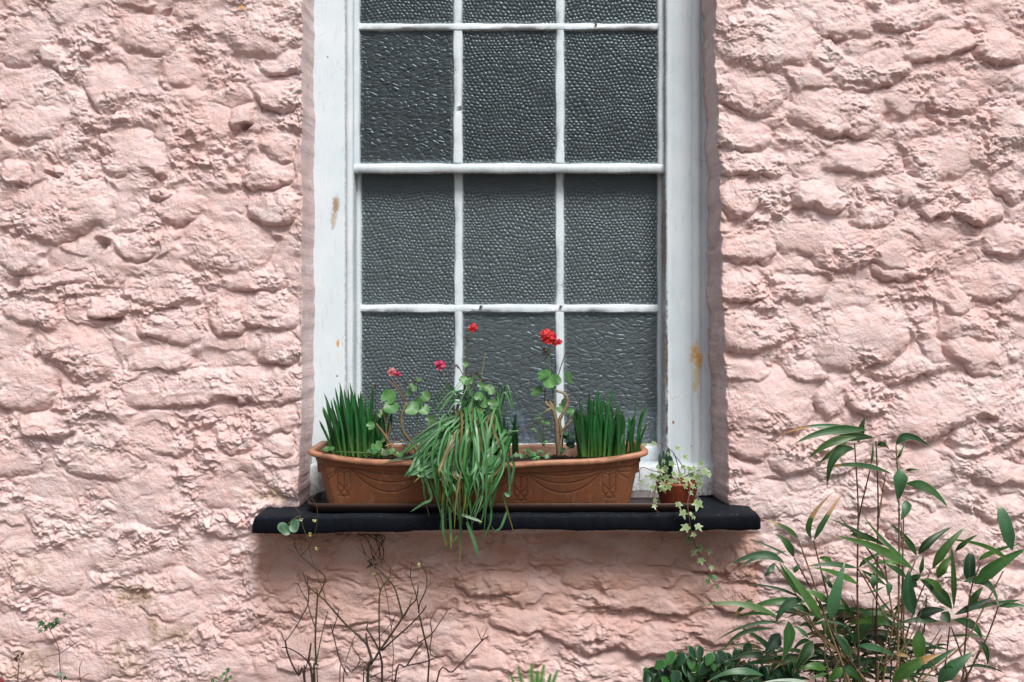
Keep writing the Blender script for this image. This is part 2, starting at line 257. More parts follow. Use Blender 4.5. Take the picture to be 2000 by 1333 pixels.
def build_wall():
    def axis(segs):
        out = []
        for a, b, s in segs: out += list(np.arange(a, b - 1e-6, s))
        return np.array(out)
    ST = WALL_STEP
    U = axis([(-2600, -900, 14), (-900, -60, 5), (-60, 576, ST), (576, 604, .6), (604, 1372, 3.0), (1372, 1440, 1.0), (1440, 2064, ST), (2064, 2900, 5), (2900, 4400, 14)])
    V = axis([(-2400, -500, 12), (-500, -30, 5), (-30, 1370, ST), (1370, ZB + 12, 5)])
    u, v = np.meshgrid(U, V)                                   # rows = v
    # domain warp, slight drift of stones
    wu = u + 15 * fbm(u / 80, v / 80, 11, 3) + 4 * fbm(u / 16, v / 16, 14, 2); wv = v + 11 * fbm(u / 80, v / 80, 21, 3) + 3.5 * fbm(u / 16, v / 16, 24, 2)
    f1, f2, dx, dy, rn = vor(wu / 96 + 40, wv / 62 + 40, 5, .95)
    prof = sstep(.02, .34, (f2 - f1))
    hp = prof * (4 + 12 * rn[..., 0]) + prof * (dy * 4 * (rn[..., 1]) + dx * 8 * (rn[..., 2] - .5))
    hp = hp * sstep(.15, .4, rn[..., 3] + .25 * perlin(u / 200, v / 200, 9))
    hs = np.zeros_like(u); jg = np.zeros_like(u)
    for (cx, cy, rx, ry, rot, H, pw) in STONES:
        m = max(rx, ry) * 1.35 + 24
        i0, i1 = np.searchsorted(V, [cy - m, cy + m]); j0, j1 = np.searchsorted(U, [cx - m, cx + m])
        if i0 >= i1 or j0 >= j1: continue
        sl = (slice(i0, i1), slice(j0, j1)); a = R(rot); x = wu[sl] - cx; y = wv[sl] - cy
        X = (x * math.cos(a) + y * math.sin(a)) / rx; Y = (-x * math.sin(a) + y * math.cos(a)) / ry
        r = (np.abs(X) ** pw + np.abs(Y) ** pw) ** (1 / pw)
        e = np.where(Y > 0, .48, .95)
        q = np.clip((1.06 - r) / e, 0, 1); k = (q * (2 - q)) * (.95 * H * (1 + .22 * Y + .16 * math.sin(cx) * X))
        hs[sl] = np.maximum(hs[sl], k); jg[sl] = np.maximum(jg[sl], np.exp(-((r - 1.07) / .085) ** 2) * np.where(Y > -.2, 1, .5))
    hand = sstep(0, 6, hs)
    h = np.maximum(hs, hp * (1 - .8 * hand))
    mort = 5.5 + 7 * fbm(u / 62, v / 44, 45, 2); kk = 3.5                 # mortar and thick paint fill between the stones
    hh_ = np.clip(.5 + .5 * (h - mort) / kk, 0, 1); h = mort * (1 - hh_) + h * hh_ + kk * hh_ * (1 - hh_)
    h -= 8.0 * jg * sstep(12, 3, hs) * sstep(-.35, .25, perlin(u / 55, v / 45, 47))
    rough = np.clip(.55 + 1.3 * fbm(u / 110, v / 90, 31, 2), .08, 1.4)
    rough *= 1 - .5 * sstep(6, 14, hs) * sstep(-.2, .3, perlin(u / 150, v / 120, 48))
    below = sstep(1036, 1046, v) * sstep(488, 510, u) * sstep(1492, 1474, u)     # render patch under the ledge
    smooth = below * sstep(1180, 1070, v)
    rough *= (1 - .1 * smooth); h = h * (1 - .1 * smooth) + 3 * smooth * fbm(u / 90, v / 40, 141, 3)
    lowleft = sstep(650, 350, u) * sstep(880, 960, v); h = h * (1 - .35 * lowleft)
    h += 10 * fbm(u / 260, v / 200, 41, 2)
    # crags and crusts
    h += (.15 + rough) * 6.5 * fbm(wu / 44, wv / 36, 51, 4, .58)
    rg = 1 - np.abs(fbm(wu / 34, wv / 20, 61, 3)) * 2.2; h -= 3.0 * np.clip(rg, 0, 1) ** 6 * (.2 + rough)
    b1, b2, _, _, r2 = vor(wu / 11.5 + 60, wv / 9.0 + 60, 8, 1.0)
    peb = np.clip(1 - b1 * b1 / .27, 0, 1) ** .8 * .55 * (r2[..., 0] > .3); pm = sstep(-.45, .25, fbm(u / 70, v / 55, 71, 2)) * np.clip(rough, .15, 2)
    h += 5.5 * peb * pm * (.5 + 1.5 * r2[..., 1])
    c1, c2, _, _, r3 = vor(u / 21 + 80, v / 16 + 80, 18, 1.0)
    h += 4.6 * np.clip(1 - c1 * c1 / .28, 0, 1) ** .8 * (.3 + r3[..., 1]) * (r3[..., 0] > .5) * rough
    h += (.08 + rough) * 1.1 * fbm(u / 9, v / 8, 81, 2, .6) + .4 * perlin(u / 3.3, v / 3.0, 91)
    d1, d2, _, _, r4 = vor(u / 6.2 + 90, v / 5.4 + 90, 28, 1.0); h += 1.4 * np.clip(1 - d1 * d1 / .26, 0, 1) * (r4[..., 0] > .5) * pm
    h += .8 * np.abs(fbm((u + v * .8) / 26, (v - u * .8) / 7, 95, 2)) * rough
    for (cx, cy, rx, ry, dp) in HOLES:
        m = max(rx, ry) * 2.2 + 10
        i0, i1 = np.searchsorted(V, [cy - m, cy + m]); j0, j1 = np.searchsorted(U, [cx - m, cx + m])
        if i0 >= i1 or j0 >= j1: continue
        sl = (slice(i0, i1), slice(j0, j1)); r = np.sqrt(((wu[sl] - cx - 3) / rx) ** 2 + ((wv[sl] - cy) / ry) ** 2)
        h[sl] -= dp * sstep(1.35, .45, r)
    h = h - 7 * below * sstep(1320, 1250, v) - 8
    # the window opening: the face turns in to the reveal
    eL = edgeL(v); eR = edgeR(v)
    ww = np.where(v > 0, 1, 1)
    tL = sstep(0, 1, (u - eL) / 7.0); tR = sstep(0, 1, (eR - u) / np.clip(9 + 12 * sstep(300, 900, v), 8, 30))
    inside = np.clip(np.minimum(tL, tR), 0, 1) * sstep(-345, -338, v) * (v < 1008)
    hh = h * (1 - .97 * inside)
    depth = -hh / 1000 + .185 * inside
    x = (u - 1000) * .0013; z = CAMZ - (v - 620) * .0013 - np.clip(hh, -5, 40) / 1000 * .17
    stp = np.clip(np.abs(inside - .5) * -2 + 1, 0, 1)
    x = x + stp * (.0025 * fbm(depth * 12 + 5, v / 60, 101, 3) + .0012 * fbm(depth * 70, v / 14, 131, 2) + .0005 * fbm(depth * 160, v / 9, 105, 2) + .004 * np.clip(fbm(depth * 60, v / 12, 108, 2), 0, 1) * (u > 1000))
    # stains and dark patches
    def stain(k):
        s = np.zeros_like(u)
        for (cx, cy, rx, ry, t, a) in STAINS_DARKS:
            if t != k: continue
            r = np.sqrt(((u - cx) / rx) ** 2 + ((v - cy) / ry) ** 2) + .55 * fbm(u / 14, v / 14, 111, 3)
            s = np.maximum(s, a * sstep(1.1, .35, r))
        return s
    tan = np.clip(below * (.25 + .75 * sstep(1340, 1090, v)) * (.85 + .3 * perlin(u / 60, v / 40, 121)), 0, 1) * .9
    cols = np.stack([stain(0), stain(1), tan, np.ones_like(u)], -1).astype(np.float32)
    nv, nu = u.shape
    keepq = ~((U[None, :-1] > 612) & (U[None, 1:] < 1370) & (V[:-1, None] > -330) & (V[1:, None] < 1002))
    idx = np.arange(nv * nu).reshape(nv, nu)
    q = np.stack([idx[:-1, :-1], idx[1:, :-1], idx[1:, 1:], idx[:-1, 1:]], -1)[keepq]
    used = np.zeros(nv * nu, bool); used[q.ravel()] = True; new = np.cumsum(used) - 1
    co_ = np.stack([x, depth, z], -1).reshape(-1, 3)[used].astype(np.float32); q = new[q].astype(np.int32)
    me = bpy.data.meshes.new('pink_stone_wall'); me.vertices.add(len(co_)); me.vertices.foreach_set('co', co_.ravel())
    me.loops.add(q.size); me.loops.foreach_set('vertex_index', q.ravel()); me.polygons.add(len(q))
    me.polygons.foreach_set('loop_start', np.arange(0, q.size, 4, dtype=np.int32))
    me.polygons.foreach_set('use_smooth', np.ones(len(q), bool)); me.update(calc_edges=True)
    ca = me.color_attributes.new('Col', 'FLOAT_COLOR', 'POINT'); ca.data.foreach_set('color', cols.reshape(-1, 4)[used].ravel())
    me.materials.append(mat_wall()); o = bpy.data.objects.new('pink_stone_wall', me); COL.objects.link(o)
    tag(o, 'rough rubble stone wall painted pale pink around the window', 'wall')
WALL_STEP = 1.7
build_wall()

#@@WINDOW
# ------------------------------------------------------------ the sash window
YC, YU, YL = .135, .150, .190          # casing, upper sash, lower sash front planes
rnb = random.Random(77)
def hsh(x, y, z, k=0): 
    return math.sin(x * 127.1 + y * 311.7 + z * 74.7 + k * 19.19) * .5 + math.sin(x * 43.3 - z * 91.7 + k * 7.3) * .5
def bar(mb, A, B, prof, along, step=.007, jit=.0006, dirt=None):
    """A,B: centre line ends; prof: (across, depth) with depth added to y; along 'x' or 'z'"""
    A = Vector(A); B = Vector(B); Ln = (B - A).length; n = max(2, int(Ln / step)); vs = []; fs = []; cs = []
    for i in range(n + 1):
        p = A.lerp(B, i / n)
        for k, (a, d) in enumerate(prof):
            q = p.copy()
            if along == 'x': q.z += a
            else: q.x += a
            q.y += d
            s = q.x * 1 if along == 'x' else q.z
            j = jit * (math.sin(s * 61 + k * .4) * .7 + math.sin(s * 23 + k * .7 + A.x * 9 + A.z * 5) + rnb.uniform(-.55, .55))
            if along == 'x': q.z += j
            else: q.x += j
            q.y += j * .6
            vs.append(q); cs.append((dirt[k] if dirt else 0, 0, 0))
    m = len(prof)
    for i in range(n):
        for k in range(m - 1):
            a = i * m + k; fs.append((a, a + 1, a + m + 1, a + m) if along == 'x' else (a, a + m, a + m + 1, a + 1))
    fs.append(tuple(range(m))); fs.append(tuple(range(n * m, (n + 1) * m))[::-1])
    mb.add(vs, fs, cs)
SP = [((P(660, 672, YC)), .006, .014, (.62, .33, .06), 60, 1.0), (P(1359, 735, YC), .012, .065, (.66, .55, .32), 50, .9), (P(1360, 694, YC), .019, .038, (.74, .36, .03), 50, 1.0),
      (P(656, 405, YC), .012, .034, (.36, .25, .18), 70, 1.0), (P(650, 430, YC), .010, .03, (.45, .36, .28), 90, .8), (P(1315, 826, YC), .004, .006, (.35, .14, .05), 60, 1.0), (P(658, 735, YC), .004, .004, (.15, .12, .10), 60, 1.0),
      (P(1350, 872, YC), .003, .003, (.1, .1, .1), 60, 1), (P(635, 930, YC), .02, .05, (.30, .31, .31), 40, .8), (P(1012, 309, .16), .012, .01, (.8, .84, .86), 60, 1), (P(640, 112, YC), .003, .004, (.2, .15, .1), 60, 1),
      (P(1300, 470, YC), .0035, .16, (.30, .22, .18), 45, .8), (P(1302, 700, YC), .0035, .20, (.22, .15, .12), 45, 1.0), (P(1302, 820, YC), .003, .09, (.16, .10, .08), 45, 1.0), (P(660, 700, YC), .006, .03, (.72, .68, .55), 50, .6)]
PAINT = mat_paint(SP)
win = empty('sash_window', P(1000, 957, YC)); tag(win, 'white sash window of small obscured glass panes with peeling paint', 'window')
def W(px, y): return (px - 1000) * (D0 + y) / F
def Zp(py, y): return CAMZ - (py - 620) * (D0 + y) / F
mb = MB(); zt = Zp(-290, YC); zb = Zp(962, YC)
cl = [(572, 0), (672, 0), (673.5, .002), (676, .002), (677.5, -.004), (682, -.0065), (688, -.004), (690, .0), (690.5, .05)]
bar(mb, (0, YC, zb), (0, YC, zt), [(W(u, YC), d) for u, d in cl], 'z', jit=.0004, dirt=[0, 0, .5, .6, 0, 0, 0, .2, .6])
cr = [(1299, .05), (1299.5, .0), (1301, -.004), (1306, -.006), (1309, -.003), (1310, .002), (1312, .0), (1349, 0), (1350, .002), (1352, -.003), (1357, -.008), (1366, -.006), (1368, -.001), (1374, -.001), (1380, -.003), (1412, -.002)]
bar(mb, (0, YC, zb), (0, YC, zt), [(W(u, YC), d) for u, d in cr], 'z', jit=.0004, dirt=[1, .8, .3, 0, 0, .2, 0, 0, .3, 0, 0, 0, .25, 0, 0, 0])
bar(mb, (W(560, YC), YC, 0), (W(1420, YC), YC, 0), [(Zp(-245, YC), .05), (Zp(-245, YC), .001), (Zp(-340, YC), .001)][::-1], 'x', jit=.0004)
mb.build('casing', PAINT, win)
# timber sill of the frame, stepped, under the lower sash
mb = MB()
z = lambda py, y=YC: Zp(py, y)
bar(mb, (W(600, .12), 0, 0), (W(1405, .12), 0, 0), [(z(968, .118), .118), (z(912, .118), .116), (z(908, .12), .12), (z(904, .15), .165), (z(903, .17), .20)], 'x', jit=.0009, dirt=[1, .3, .25, .3, .8])
mb.build('timber_sill', PAINT, win)
def hexdots(x, y, seed, jit):
    r = np.random.RandomState(seed); T = (r.rand(256, 256, 2) - .5) * jit; j0 = np.floor(y / .866).astype(int); best = np.full(x.shape, 9.)
    for dj in (-1, 0, 1):
        j = j0 + dj; xo = .5 * (j & 1); i0 = np.floor(x - xo).astype(int)
        for di in (-1, 0, 1, 2):
            i = i0 + di; a, b = i & 255, j & 255
            best = np.minimum(best, np.hypot(i + xo + T[a, b, 0] - x, (j + .5) * .866 + T[a, b, 1] - y))
    return best
def pane(x0, x1, yg, z0, z1, kind, parent, seed):
    st = .0013; xs = np.arange(x0, x1 + st, st); zs = np.arange(z0, z1 + st, st); X, Z = np.meshgrid(xs, zs)
    wx = X + .010 * perlin(X / .09, Z / .09, seed + 3); wz = Z + .010 * perlin(X / .09, Z / .09, seed + 7)
    if kind == 'd':
        d = hexdots(wx / .0110 + 60, wz / .0104 + 60, seed, .30); h = (.0029 if yg > .18 else .0020) * np.clip(1 - (d / .56) ** 2, 0, 1)
        h = h * (.85 + .12 * perlin(X / .03, Z / .03, seed + 9))
    else:
        k = .020 if kind == 'c' else .026; f1, f2, _, _, rn = vor(wx / k + 50, wz / (k * .52) + 50, seed, 1.0)
        h = .0011 * sstep(0, .26, f2 - f1) * (.5 + rn[..., 0]) + .0006 * perlin(wx / .012, wz / .008, seed + 5)
    h = h + .0004 * perlin(X / .06, Z / .06, seed + 1)
    n, m = X.shape; me = bpy.data.meshes.new('pane'); cx, cz = (x0 + x1) / 2, (z0 + z1) / 2
    me.vertices.add(X.size); me.vertices.foreach_set('co', np.stack([X - cx, -h, Z - cz], -1).astype(np.float32).ravel())
    idx = np.arange(X.size).reshape(n, m); q = np.stack([idx[:-1, :-1], idx[:-1, 1:], idx[1:, 1:], idx[1:, :-1]], -1).reshape(-1, 4).astype(np.int32)
    me.loops.add(q.size); me.loops.foreach_set('vertex_index', q.ravel()); me.polygons.add(len(q)); me.polygons.foreach_set('loop_start', np.arange(0, q.size, 4, dtype=np.int32))
    me.polygons.foreach_set('use_smooth', np.ones(len(q), bool)); me.update(calc_edges=True)
    e = np.minimum(np.minimum(X - x0, x1 - X), np.minimum(Z - z0, z1 - Z)); c = np.ones((X.size, 4), np.float32); c[:, 1] = 1.0 if yg > .18 else .22; c[:, 0] = np.clip(1 - (e.ravel() - .006) / .010, 0, 1) * .8
    me.color_attributes.new('Col', 'FLOAT_COLOR', 'POINT').data.foreach_set('color', c.ravel())
    me.materials.append(GL); o = bpy.data.objects.new('pane', me); COL.objects.link(o); o.parent = parent; o.location = Vector((cx, yg, cz)) - win.location
def muntin(w_, d=.013, f=.52): h = w_ / 2; return [(-h, d), (-h * .86, d * .45), (-h * .72, 0.0006), (-h * .66, 0), (h * .66, 0), (h * .72, 0.0006), (h * .86, d * .45), (h, d)]
DM = [.55, .1, 0, 0, 0, 0, .1, .9]
def sash(name, y, stiles, rails, cols, rows, panekinds, top_dirt):
    mb = MB(); k = (D0 + y) / F
    yt = Zp(rows[0][0], y); yb = Zp(rows[-1][1], y)
    for (a, b, e) in stiles:       # stile between px a..b ; e = side nearer the glass
        c = (a + b) / 2; h = (b - a) / 2 * k
        pr = [(-h, .02), (-h, 0), (h * .5, 0), (h * .75, .003), (h, .013)] if e > 0 else [(-h, .013), (-h * .75, .003), (-h * .5, 0), (h, 0), (h, .02)]
        bar(mb, (W(c, y), y, Zp(rails[-1][1], y)), (W(c, y), y, Zp(rails[0][0], y)), pr, 'z', dirt=[.8, .15, .1, .1, .7] if e > 0 else [.7, .1, .1, .3, .9])
    for (a, b) in rails:
        c = (a + b) / 2; h = (b - a) / 2 * k
        bar(mb, (W(stiles[0][0], y), y - .0012, Zp(c, y)), (W(stiles[-1][1], y), y - .0012, Zp(c, y)), [(-h * 1.0, .02), (-h, .004), (-h * .8, 0), (h * .55, 0), (h * .8, .004), (h, .014)], 'x', dirt=[1, .8, .2, .1, .2, .6], jit=.0008)
    for (a, b) in zip(rows[:-1], rows[1:]):
        c = (a[1] + b[0]) / 2; w_ = (b[0] - a[1] + 1.5) * k
        bar(mb, (W(stiles[0][1] - 3, y), y + .001, Zp(c, y)), (W(stiles[-1][0] + 3, y), y + .001, Zp(c, y)), muntin(w_), 'x', dirt=[1, .5, .2, 0, 0, 0, .1, .4], jit=.0008)
    for (a, b) in zip(cols[:-1], cols[1:]):
        c = (a[1] + b[0]) / 2; w_ = (b[0] - a[1] + 1.5) * k
        bar(mb, (W(c, y), y + .002, yb - .004), (W(c, y), y + .002, yt + .004), muntin(w_), 'z', dirt=[.5, .15, .05, 0, 0, .05, .15, .6], jit=.0009)
    so = mb.build(name, PAINT, win)
    for i, r in enumerate(rows):
        for j, c in enumerate(cols):
            yg = y + .0125; x0, x1 = W(c[0] - 5, yg), W(c[1] + 5, yg); z0, z1 = Zp(r[1] + 5, yg), Zp(r[0] - 5, yg)
            pane(x0, x1, yg, z0, z1, panekinds[i][j], so, i * 3 + j + (50 if y > .17 else 0))
    return so
GL = mat_glass()
COLS = [(703, 885), (903, 1085), (1103, 1284)]
sash('upper_sash', YU, [(688, 703, 1), (1284, 1300, -1)], [(-250, -225), (318, 338)], COLS, [(-222, 45), (58, 318)], ['ddd', 'cdd'], 0)
sash('lower_sash', YL, [(688, 706, 1), (1284, 1302, -1)], [(314, 336), (867, 905)], [(706, 887), (904, 1085), (1102, 1284)], [(338, 595), (611, 867)], ['ddd', 'dww'], 1)

# the room behind the glass
def boxm(mb, x0, x1, y0, y1, z0, z1, c, inward=False):
    vs = [(x, y, z) for x in (x0, x1) for y in (y0, y1) for z in (z0, z1)]
    fs = [(0, 1, 3, 2), (4, 6, 7, 5), (0, 4, 5, 1), (2, 3, 7, 6), (0, 2, 6, 4), (1, 5, 7, 3)]
    if inward: fs = [f[::-1] for f in fs if f != (0, 4, 5, 1)]
    mb.add(vs, fs, c)
ROOM = mat_col('room_plaster', .9, .2, 5)
mb = MB(); boxm(mb, -2, 2, .24, 3.2, 0, 2.7, (.30, .30, .29), True); o = mb.build('room_wall', ROOM, smooth=False); tag(o, kind='structure')
mb = MB(); boxm(mb, -2.0, -.56, .2305, .2375, 0, 2.7, (.3, .3, .29)); boxm(mb, .56, 2.0, .2305, .2375, 0, 2.7, (.3, .3, .29)); boxm(mb, -.56, .56, .2235, .2315, 0, .80, (.3, .3, .29)); boxm(mb, -.56, .56, .2305, .2375, 2.55, 2.7, (.3, .3, .29))
o = mb.build('room_wall', ROOM, smooth=False); tag(o, kind='structure')

# ------------------------------------------------------------ ground
m, nt, b = newmat('soil_ground'); pos = geo(nt); n = noise(nt, pos, 14, 6, .7)
L(nt, ramp(nt, n.outputs['Fac'], [(.3, (.06, .045, .033)), (.7, (.17, .125, .09))]).outputs[0], b.inputs['Base Color']); b.inputs['Roughness'].default_value = .95
L(nt, bump(nt, n.outputs['Fac'], .03), b.inputs['Normal'])
mb = MB(); mb.add([(-60, -60, 0), (60, -60, 0), (60, .1, 0), (-60, .1, 0)], [(0, 1, 2, 3)], (.1, .1, .1)); o = mb.build('ground', m, smooth=False); tag(o, kind='structure')

#@@LEDGE
def sd(t): return math.sin(t)
def build_ledge():
    x0, x1 = -.634, .607; ztop = CAMZ - .482; n = 260; mb = MB(); vs = []; cs = []; fs = []
    # cross-section from back bottom round the front to back top
    for i in range(n + 1):
        t = i / n; x = x0 + (x1 - x0) * t; e = min(x - x0, x1 - x)
        rd = max(0, 1 - e / .012); yf = -.112 + .010 * rd * rd + .001 * sd(x * 23)
        zt_ = ztop - .010 * rd ** 2 * (1.8 if x < 0 else 1) + .0008 * sd(x * 33 + 1) + .0004 * sd(x * 91); zb_ = ztop - .0405 + .003 * sd(x * 6 + 2) + .0014 * sd(x * 29) + .0006 * sd(x * 77) + .0016 * max(0, sd(x * 51 + 1) * sd(x * 17)) + (x + .1) * .008 + rnb.uniform(-.0004, .0004)
        zt_ += (x + .1) * .004
        sec = [(.17, zb_), (yf + .012, zb_), (yf + .003, zb_ + .002), (yf, zb_ + .007), (yf + .001, (zb_ + zt_) / 2), (yf + .001, zt_ - .009), (yf + .004, zt_ - .003), (yf + .011, zt_), (yf + .04, zt_ + .001), (yf + .07, zt_ + .0), (yf + .10, zt_ + .002), (.17, zt_ + .004)]
        for k, (y, z_) in enumerate(sec):
            vs.append((x, y + .0003 * sd(x * 210 + k), z_ + .0003 * sd(x * 170 + k * 3))); cs.append((.5, .5, .5))
    m_ = len(sec)
    for i in range(n):
        for k in range(m_ - 1): a = i * m_ + k; fs.append((a, a + 1, a + m_ + 1, a + m_))
    fs.append(tuple(range(m_))[::-1]); fs.append(tuple(range(n * m_, n * m_ + m_)))
    mb.add(vs, fs, cs)
    m, nt, b = newmat('black_ledge_paint'); pos = geo(nt); n1 = noise(nt, pos, 25, 5, .65); n2 = noise(nt, pos, 120, 4, .7)
    c = mix(nt, n1.outputs['Fac'], (.0012, .002, .0045), (.004, .0065, .013))
    nz = N(nt, 'ShaderNodeSeparateXYZ'); L(nt, N(nt, 'ShaderNodeNewGeometry').outputs['Normal'], nz.inputs[0])
    # lichen and bird lime specks on the top face, then an even paler top
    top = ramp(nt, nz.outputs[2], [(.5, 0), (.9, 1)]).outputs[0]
    sp_ = math_(nt, 'MULTIPLY', top, ramp(nt, n2.outputs['Fac'], [(.60, 0), (.70, .5)]).outputs[0])
    c = mix(nt, ramp(nt, noise(nt, pos, 60, 6, .8).outputs['Fac'], [(.64, 0), (.72, .5)]).outputs[0], c, (.06, .065, .07))
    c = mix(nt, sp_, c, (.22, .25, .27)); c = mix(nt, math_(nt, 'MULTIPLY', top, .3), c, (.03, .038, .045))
    L(nt, c, b.inputs['Base Color']); b.inputs['Roughness'].default_value = .7; b.inputs['Specular IOR Level'].default_value = .12
    L(nt, bump(nt, n2.outputs['Fac'], .002, .8, bump(nt, n1.outputs['Fac'], .004, .6)), b.inputs['Normal'])
    o = mb.build('window_ledge', m, origin=(0, 0, ztop - .04)); tag(o, 'thick black painted stone ledge under the sash window', 'ledge')
build_ledge()
ZL = CAMZ - .481                                            # ledge top
def rrect(cx, cy, hx, hy, r, n=8, sub=0):
    pts = []
    for (sx, sy, a0) in ((1, -1, -90), (1, 1, 0), (-1, 1, 90), (-1, -1, 180)):
        for k in range(n + 1):
            a = R(a0 + 90 * k / n); pts.append((cx + sx * (hx - r) + r * math.cos(a), cy + sy * (hy - r) + r * math.sin(a)))
    return pts
def loft(mb, rings, cs, cap0=False, cap1=False):
    n = len(rings[0]); vs = [p for r_ in rings for p in r_]; fs = []; cc = []
    for i, r_ in enumerate(rings): cc += [cs[i]] * n if not hasattr(cs, 'shape') else []
    for i in range(len(rings) - 1):
        for k in range(n):
            k2 = (k + 1) % n; fs.append((i * n + k, i * n + k2, (i + 1) * n + k2, (i + 1) * n + k))
    if cap0: fs.append(tuple(range(n))[::-1])
    if cap1: fs.append(tuple(range((len(rings) - 1) * n, len(rings) * n)))
    mb.add(vs, fs, cc)
def build_tray():
    xa, xb = W(596, -.08), W(1374, -.06); cx, hx = (xa + xb) / 2, (xb - xa) / 2; cy, hy = .005, .095; mb = MB()
    B = (.016, .008, .008); T = (.075, .038, .03)  # shade painted into the tray sides, darker than rim and floor
    prof = [(0, -.012, B), (.002, -.006, B), (.012, -.003, B), (.0215, 0, T), (.0228, -.001, T), (.0215, -.0035, B), (.006, -.008, (.05, .03, .032)), (.004, -.012, (.05, .03, .032)), (.0038, -.06, (.05, .03, .032))]
    rings = [[(x, y, ZL + .0015 + h) for x, y in rrect(cx, cy, hx + o_, hy + o_, .045 + o_ if o_ > -.03 else .01, 8)] for h, o_, c in prof]
    loft(mb, rings, [c for _, _, c in prof], True, True)
    o = mb.build('drip_tray', mat_col('brown_plastic', .3, .3, 60, .0003), origin=(cx, cy, ZL)); tag(o, 'long dark brown plastic drip tray lying on the black ledge', 'tray')
build_tray()
FLOOR = ZL + .0065
# ------------------------------------------------------------ planter
PX0, PX1 = W(600, -.10), W(1267, -.10); PC, PH = (PX0 + PX1) / 2, (PX1 - PX0) / 2
ZR = CAMZ - .325
def sagz(x): t = (x - PC) / PH; return -.025 * (max(0, 1 - t * t) ** .8)
def bul(x): t = (x - PC) / PH; return .040 * max(0, 1 - t * t)
GROOVES = []
def build_planter():
    pl = empty('window_box', (PC, 0, FLOOR)); tag(pl, 'long terracotta coloured window box with swag pattern, bowed by its soil', 'planter')
    TC = (.245, .084, .036); TC_LIT = (.50, .235, .14); TD = (.06, .02, .012)  # the paler rim colour has sky light on the lip painted in
    # decorations: curves in photo pixels on the front face
    segs = []
    motif = [672, 845, 1017, 1190]
    def arc(x0, y0, x1, y1, drop, n=16):
        pts = [(x0 + (x1 - x0) * i / n, y0 + (y1 - y0) * i / n + drop * (1 - (2 * i / n - 1) ** 2)) for i in range(n + 1)]; segs.extend(zip(pts[:-1], pts[1:]))
    yb = {672: 917, 845: 926, 1017: 926, 1190: 921}
    for mx in motif:
        y0 = yb[mx]; q = [(-13, 4), (-13, 40), (0, 55), (12, 40), (12, 4)]
        for a, b in zip(q[:-1], q[1:]): segs.append(((mx + a[0], y0 + a[1]), (mx + b[0], y0 + b[1])))
        segs.append(((mx, y0 + 6), (mx, y0 + 38))); segs.append(((mx - 12, y0 + 25), (mx + 10, y0 + 50))); segs.append(((mx + 12, y0 + 25), (mx - 10, y0 + 50)))
        segs.append(((mx - 10, y0 + 52), (mx + 10, y0 + 52)))
        arc(mx - 16, y0 - 2, mx + 16, y0 - 2, 9, 8); arc(mx - 10, y0 - 4, mx + 10, y0 - 4, 5, 6)
    for a, b in zip(motif[:-1], motif[1:]):
        arc(a + 15, yb[a], b - 15, yb[b], 21); arc(a + 15, yb[a] + 2, b - 15, yb[b] + 2, 38); arc(a + 15, yb[a] - 3, b - 15, yb[b] - 3, 9)
    arc(596, 924, 658, 917, 12); arc(596, 946, 658, 920, 14); arc(1204, 920, 1270, 934, 12); arc(1204, 921, 1270, 908, 6)
    sg = np.array([(a[0], a[1], b[0], b[1]) for a, b in segs])
    def dist(px, py):
        ax, ay, bx, by = sg.T; dx, dy = bx - ax, by - ay; t = np.clip(((px - ax) * dx + (py - ay) * dy) / (dx * dx + dy * dy + 1e-9), 0, 1)
        return np.sqrt((px - ax - t * dx) ** 2 + (py - ay - t * dy) ** 2).min()
    rows = 74; NF, NB = 420, 30
    taper = .029
    mb = MB(); vs = []; cs = []; fs = []
    for r_ in range(rows + 1):
        t = r_ / rows; ins = taper * (1 - t) * .9 + (.003 if t > .865 else .006) + (.010 * max(0, 1 - t / .06) ** 2)
        ring = []
        hx = PH - .012 - ins; yfr = -.095 + ins * .9; ybk = .088 - ins * .6; rc = .022
        for i in range(NF + 1):          # front
            x = PC - hx + rc + (2 * hx - 2 * rc) * i / NF; ring.append((x, yfr - bul(x) * (.15 + .85 * t), 1))
        for k in range(1, 7): a = R(-90 + 90 * k / 6); ring.append((PC + hx - rc + rc * math.cos(a), yfr + rc + rc * math.sin(a), 0))
        ring.append((PC + hx, ybk - .0, 0))
        for i in range(1, NB + 1): ring.append((PC + hx - 2 * hx * i / NB, ybk, 0))
        for k in range(0, 6): a = R(180 + 90 * k / 6); ring.append((PC - hx + rc + rc * math.cos(a), yfr + rc + rc * math.sin(a), 0))
        H = (ZR - .014 - FLOOR)
        for (x, y, fr) in ring:
            z_ = FLOOR + t * (H + sagz(x)); c = list(TC); d = 99
            if fr and .05 < t:
                dd = D0 + y; px = 1000 + x * F / dd; py = 620 + (CAMZ - z_) * F / dd; d = dist(px, py)
                g = max(0, 1 - d / 2.0); y += .0016 * g; k = min(1, g * 1.3) * .6; c = [a * (1 - k) + b_ * k for a, b_ in zip(TC, TD)]
            vs.append((x, y, z_)); cs.append(c)
    n = len(ring)
    for i in range(rows):
        for k in range(n): k2 = (k + 1) % n; fs.append((i * n + k, i * n + k2, (i + 1) * n + k2, (i + 1) * n + k))
    fs.append(tuple(range(n))[::-1]); mb.add(vs, fs, cs)
    # terracotta-coloured plastic with grime
    m, nt, b = newmat('terracotta_plastic'); at = N(nt, 'ShaderNodeAttribute', attribute_name='Col'); pos = geo(nt); n1 = noise(nt, pos, 18, 5, .65); n2 = noise(nt, pos, 300, 3)
    c = mix(nt, ramp(nt, n1.outputs['Fac'], [(.38, .0), (.66, .85)]).outputs[0], at.outputs['Color'], (.17, .08, .042))
    sm = N(nt, 'ShaderNodeMapping'); L(nt, pos, sm.inputs[0]); sm.inputs['Scale'].default_value = (1, 1, .18); st_ = noise(nt, sm.outputs[0], 70, 5, .7)
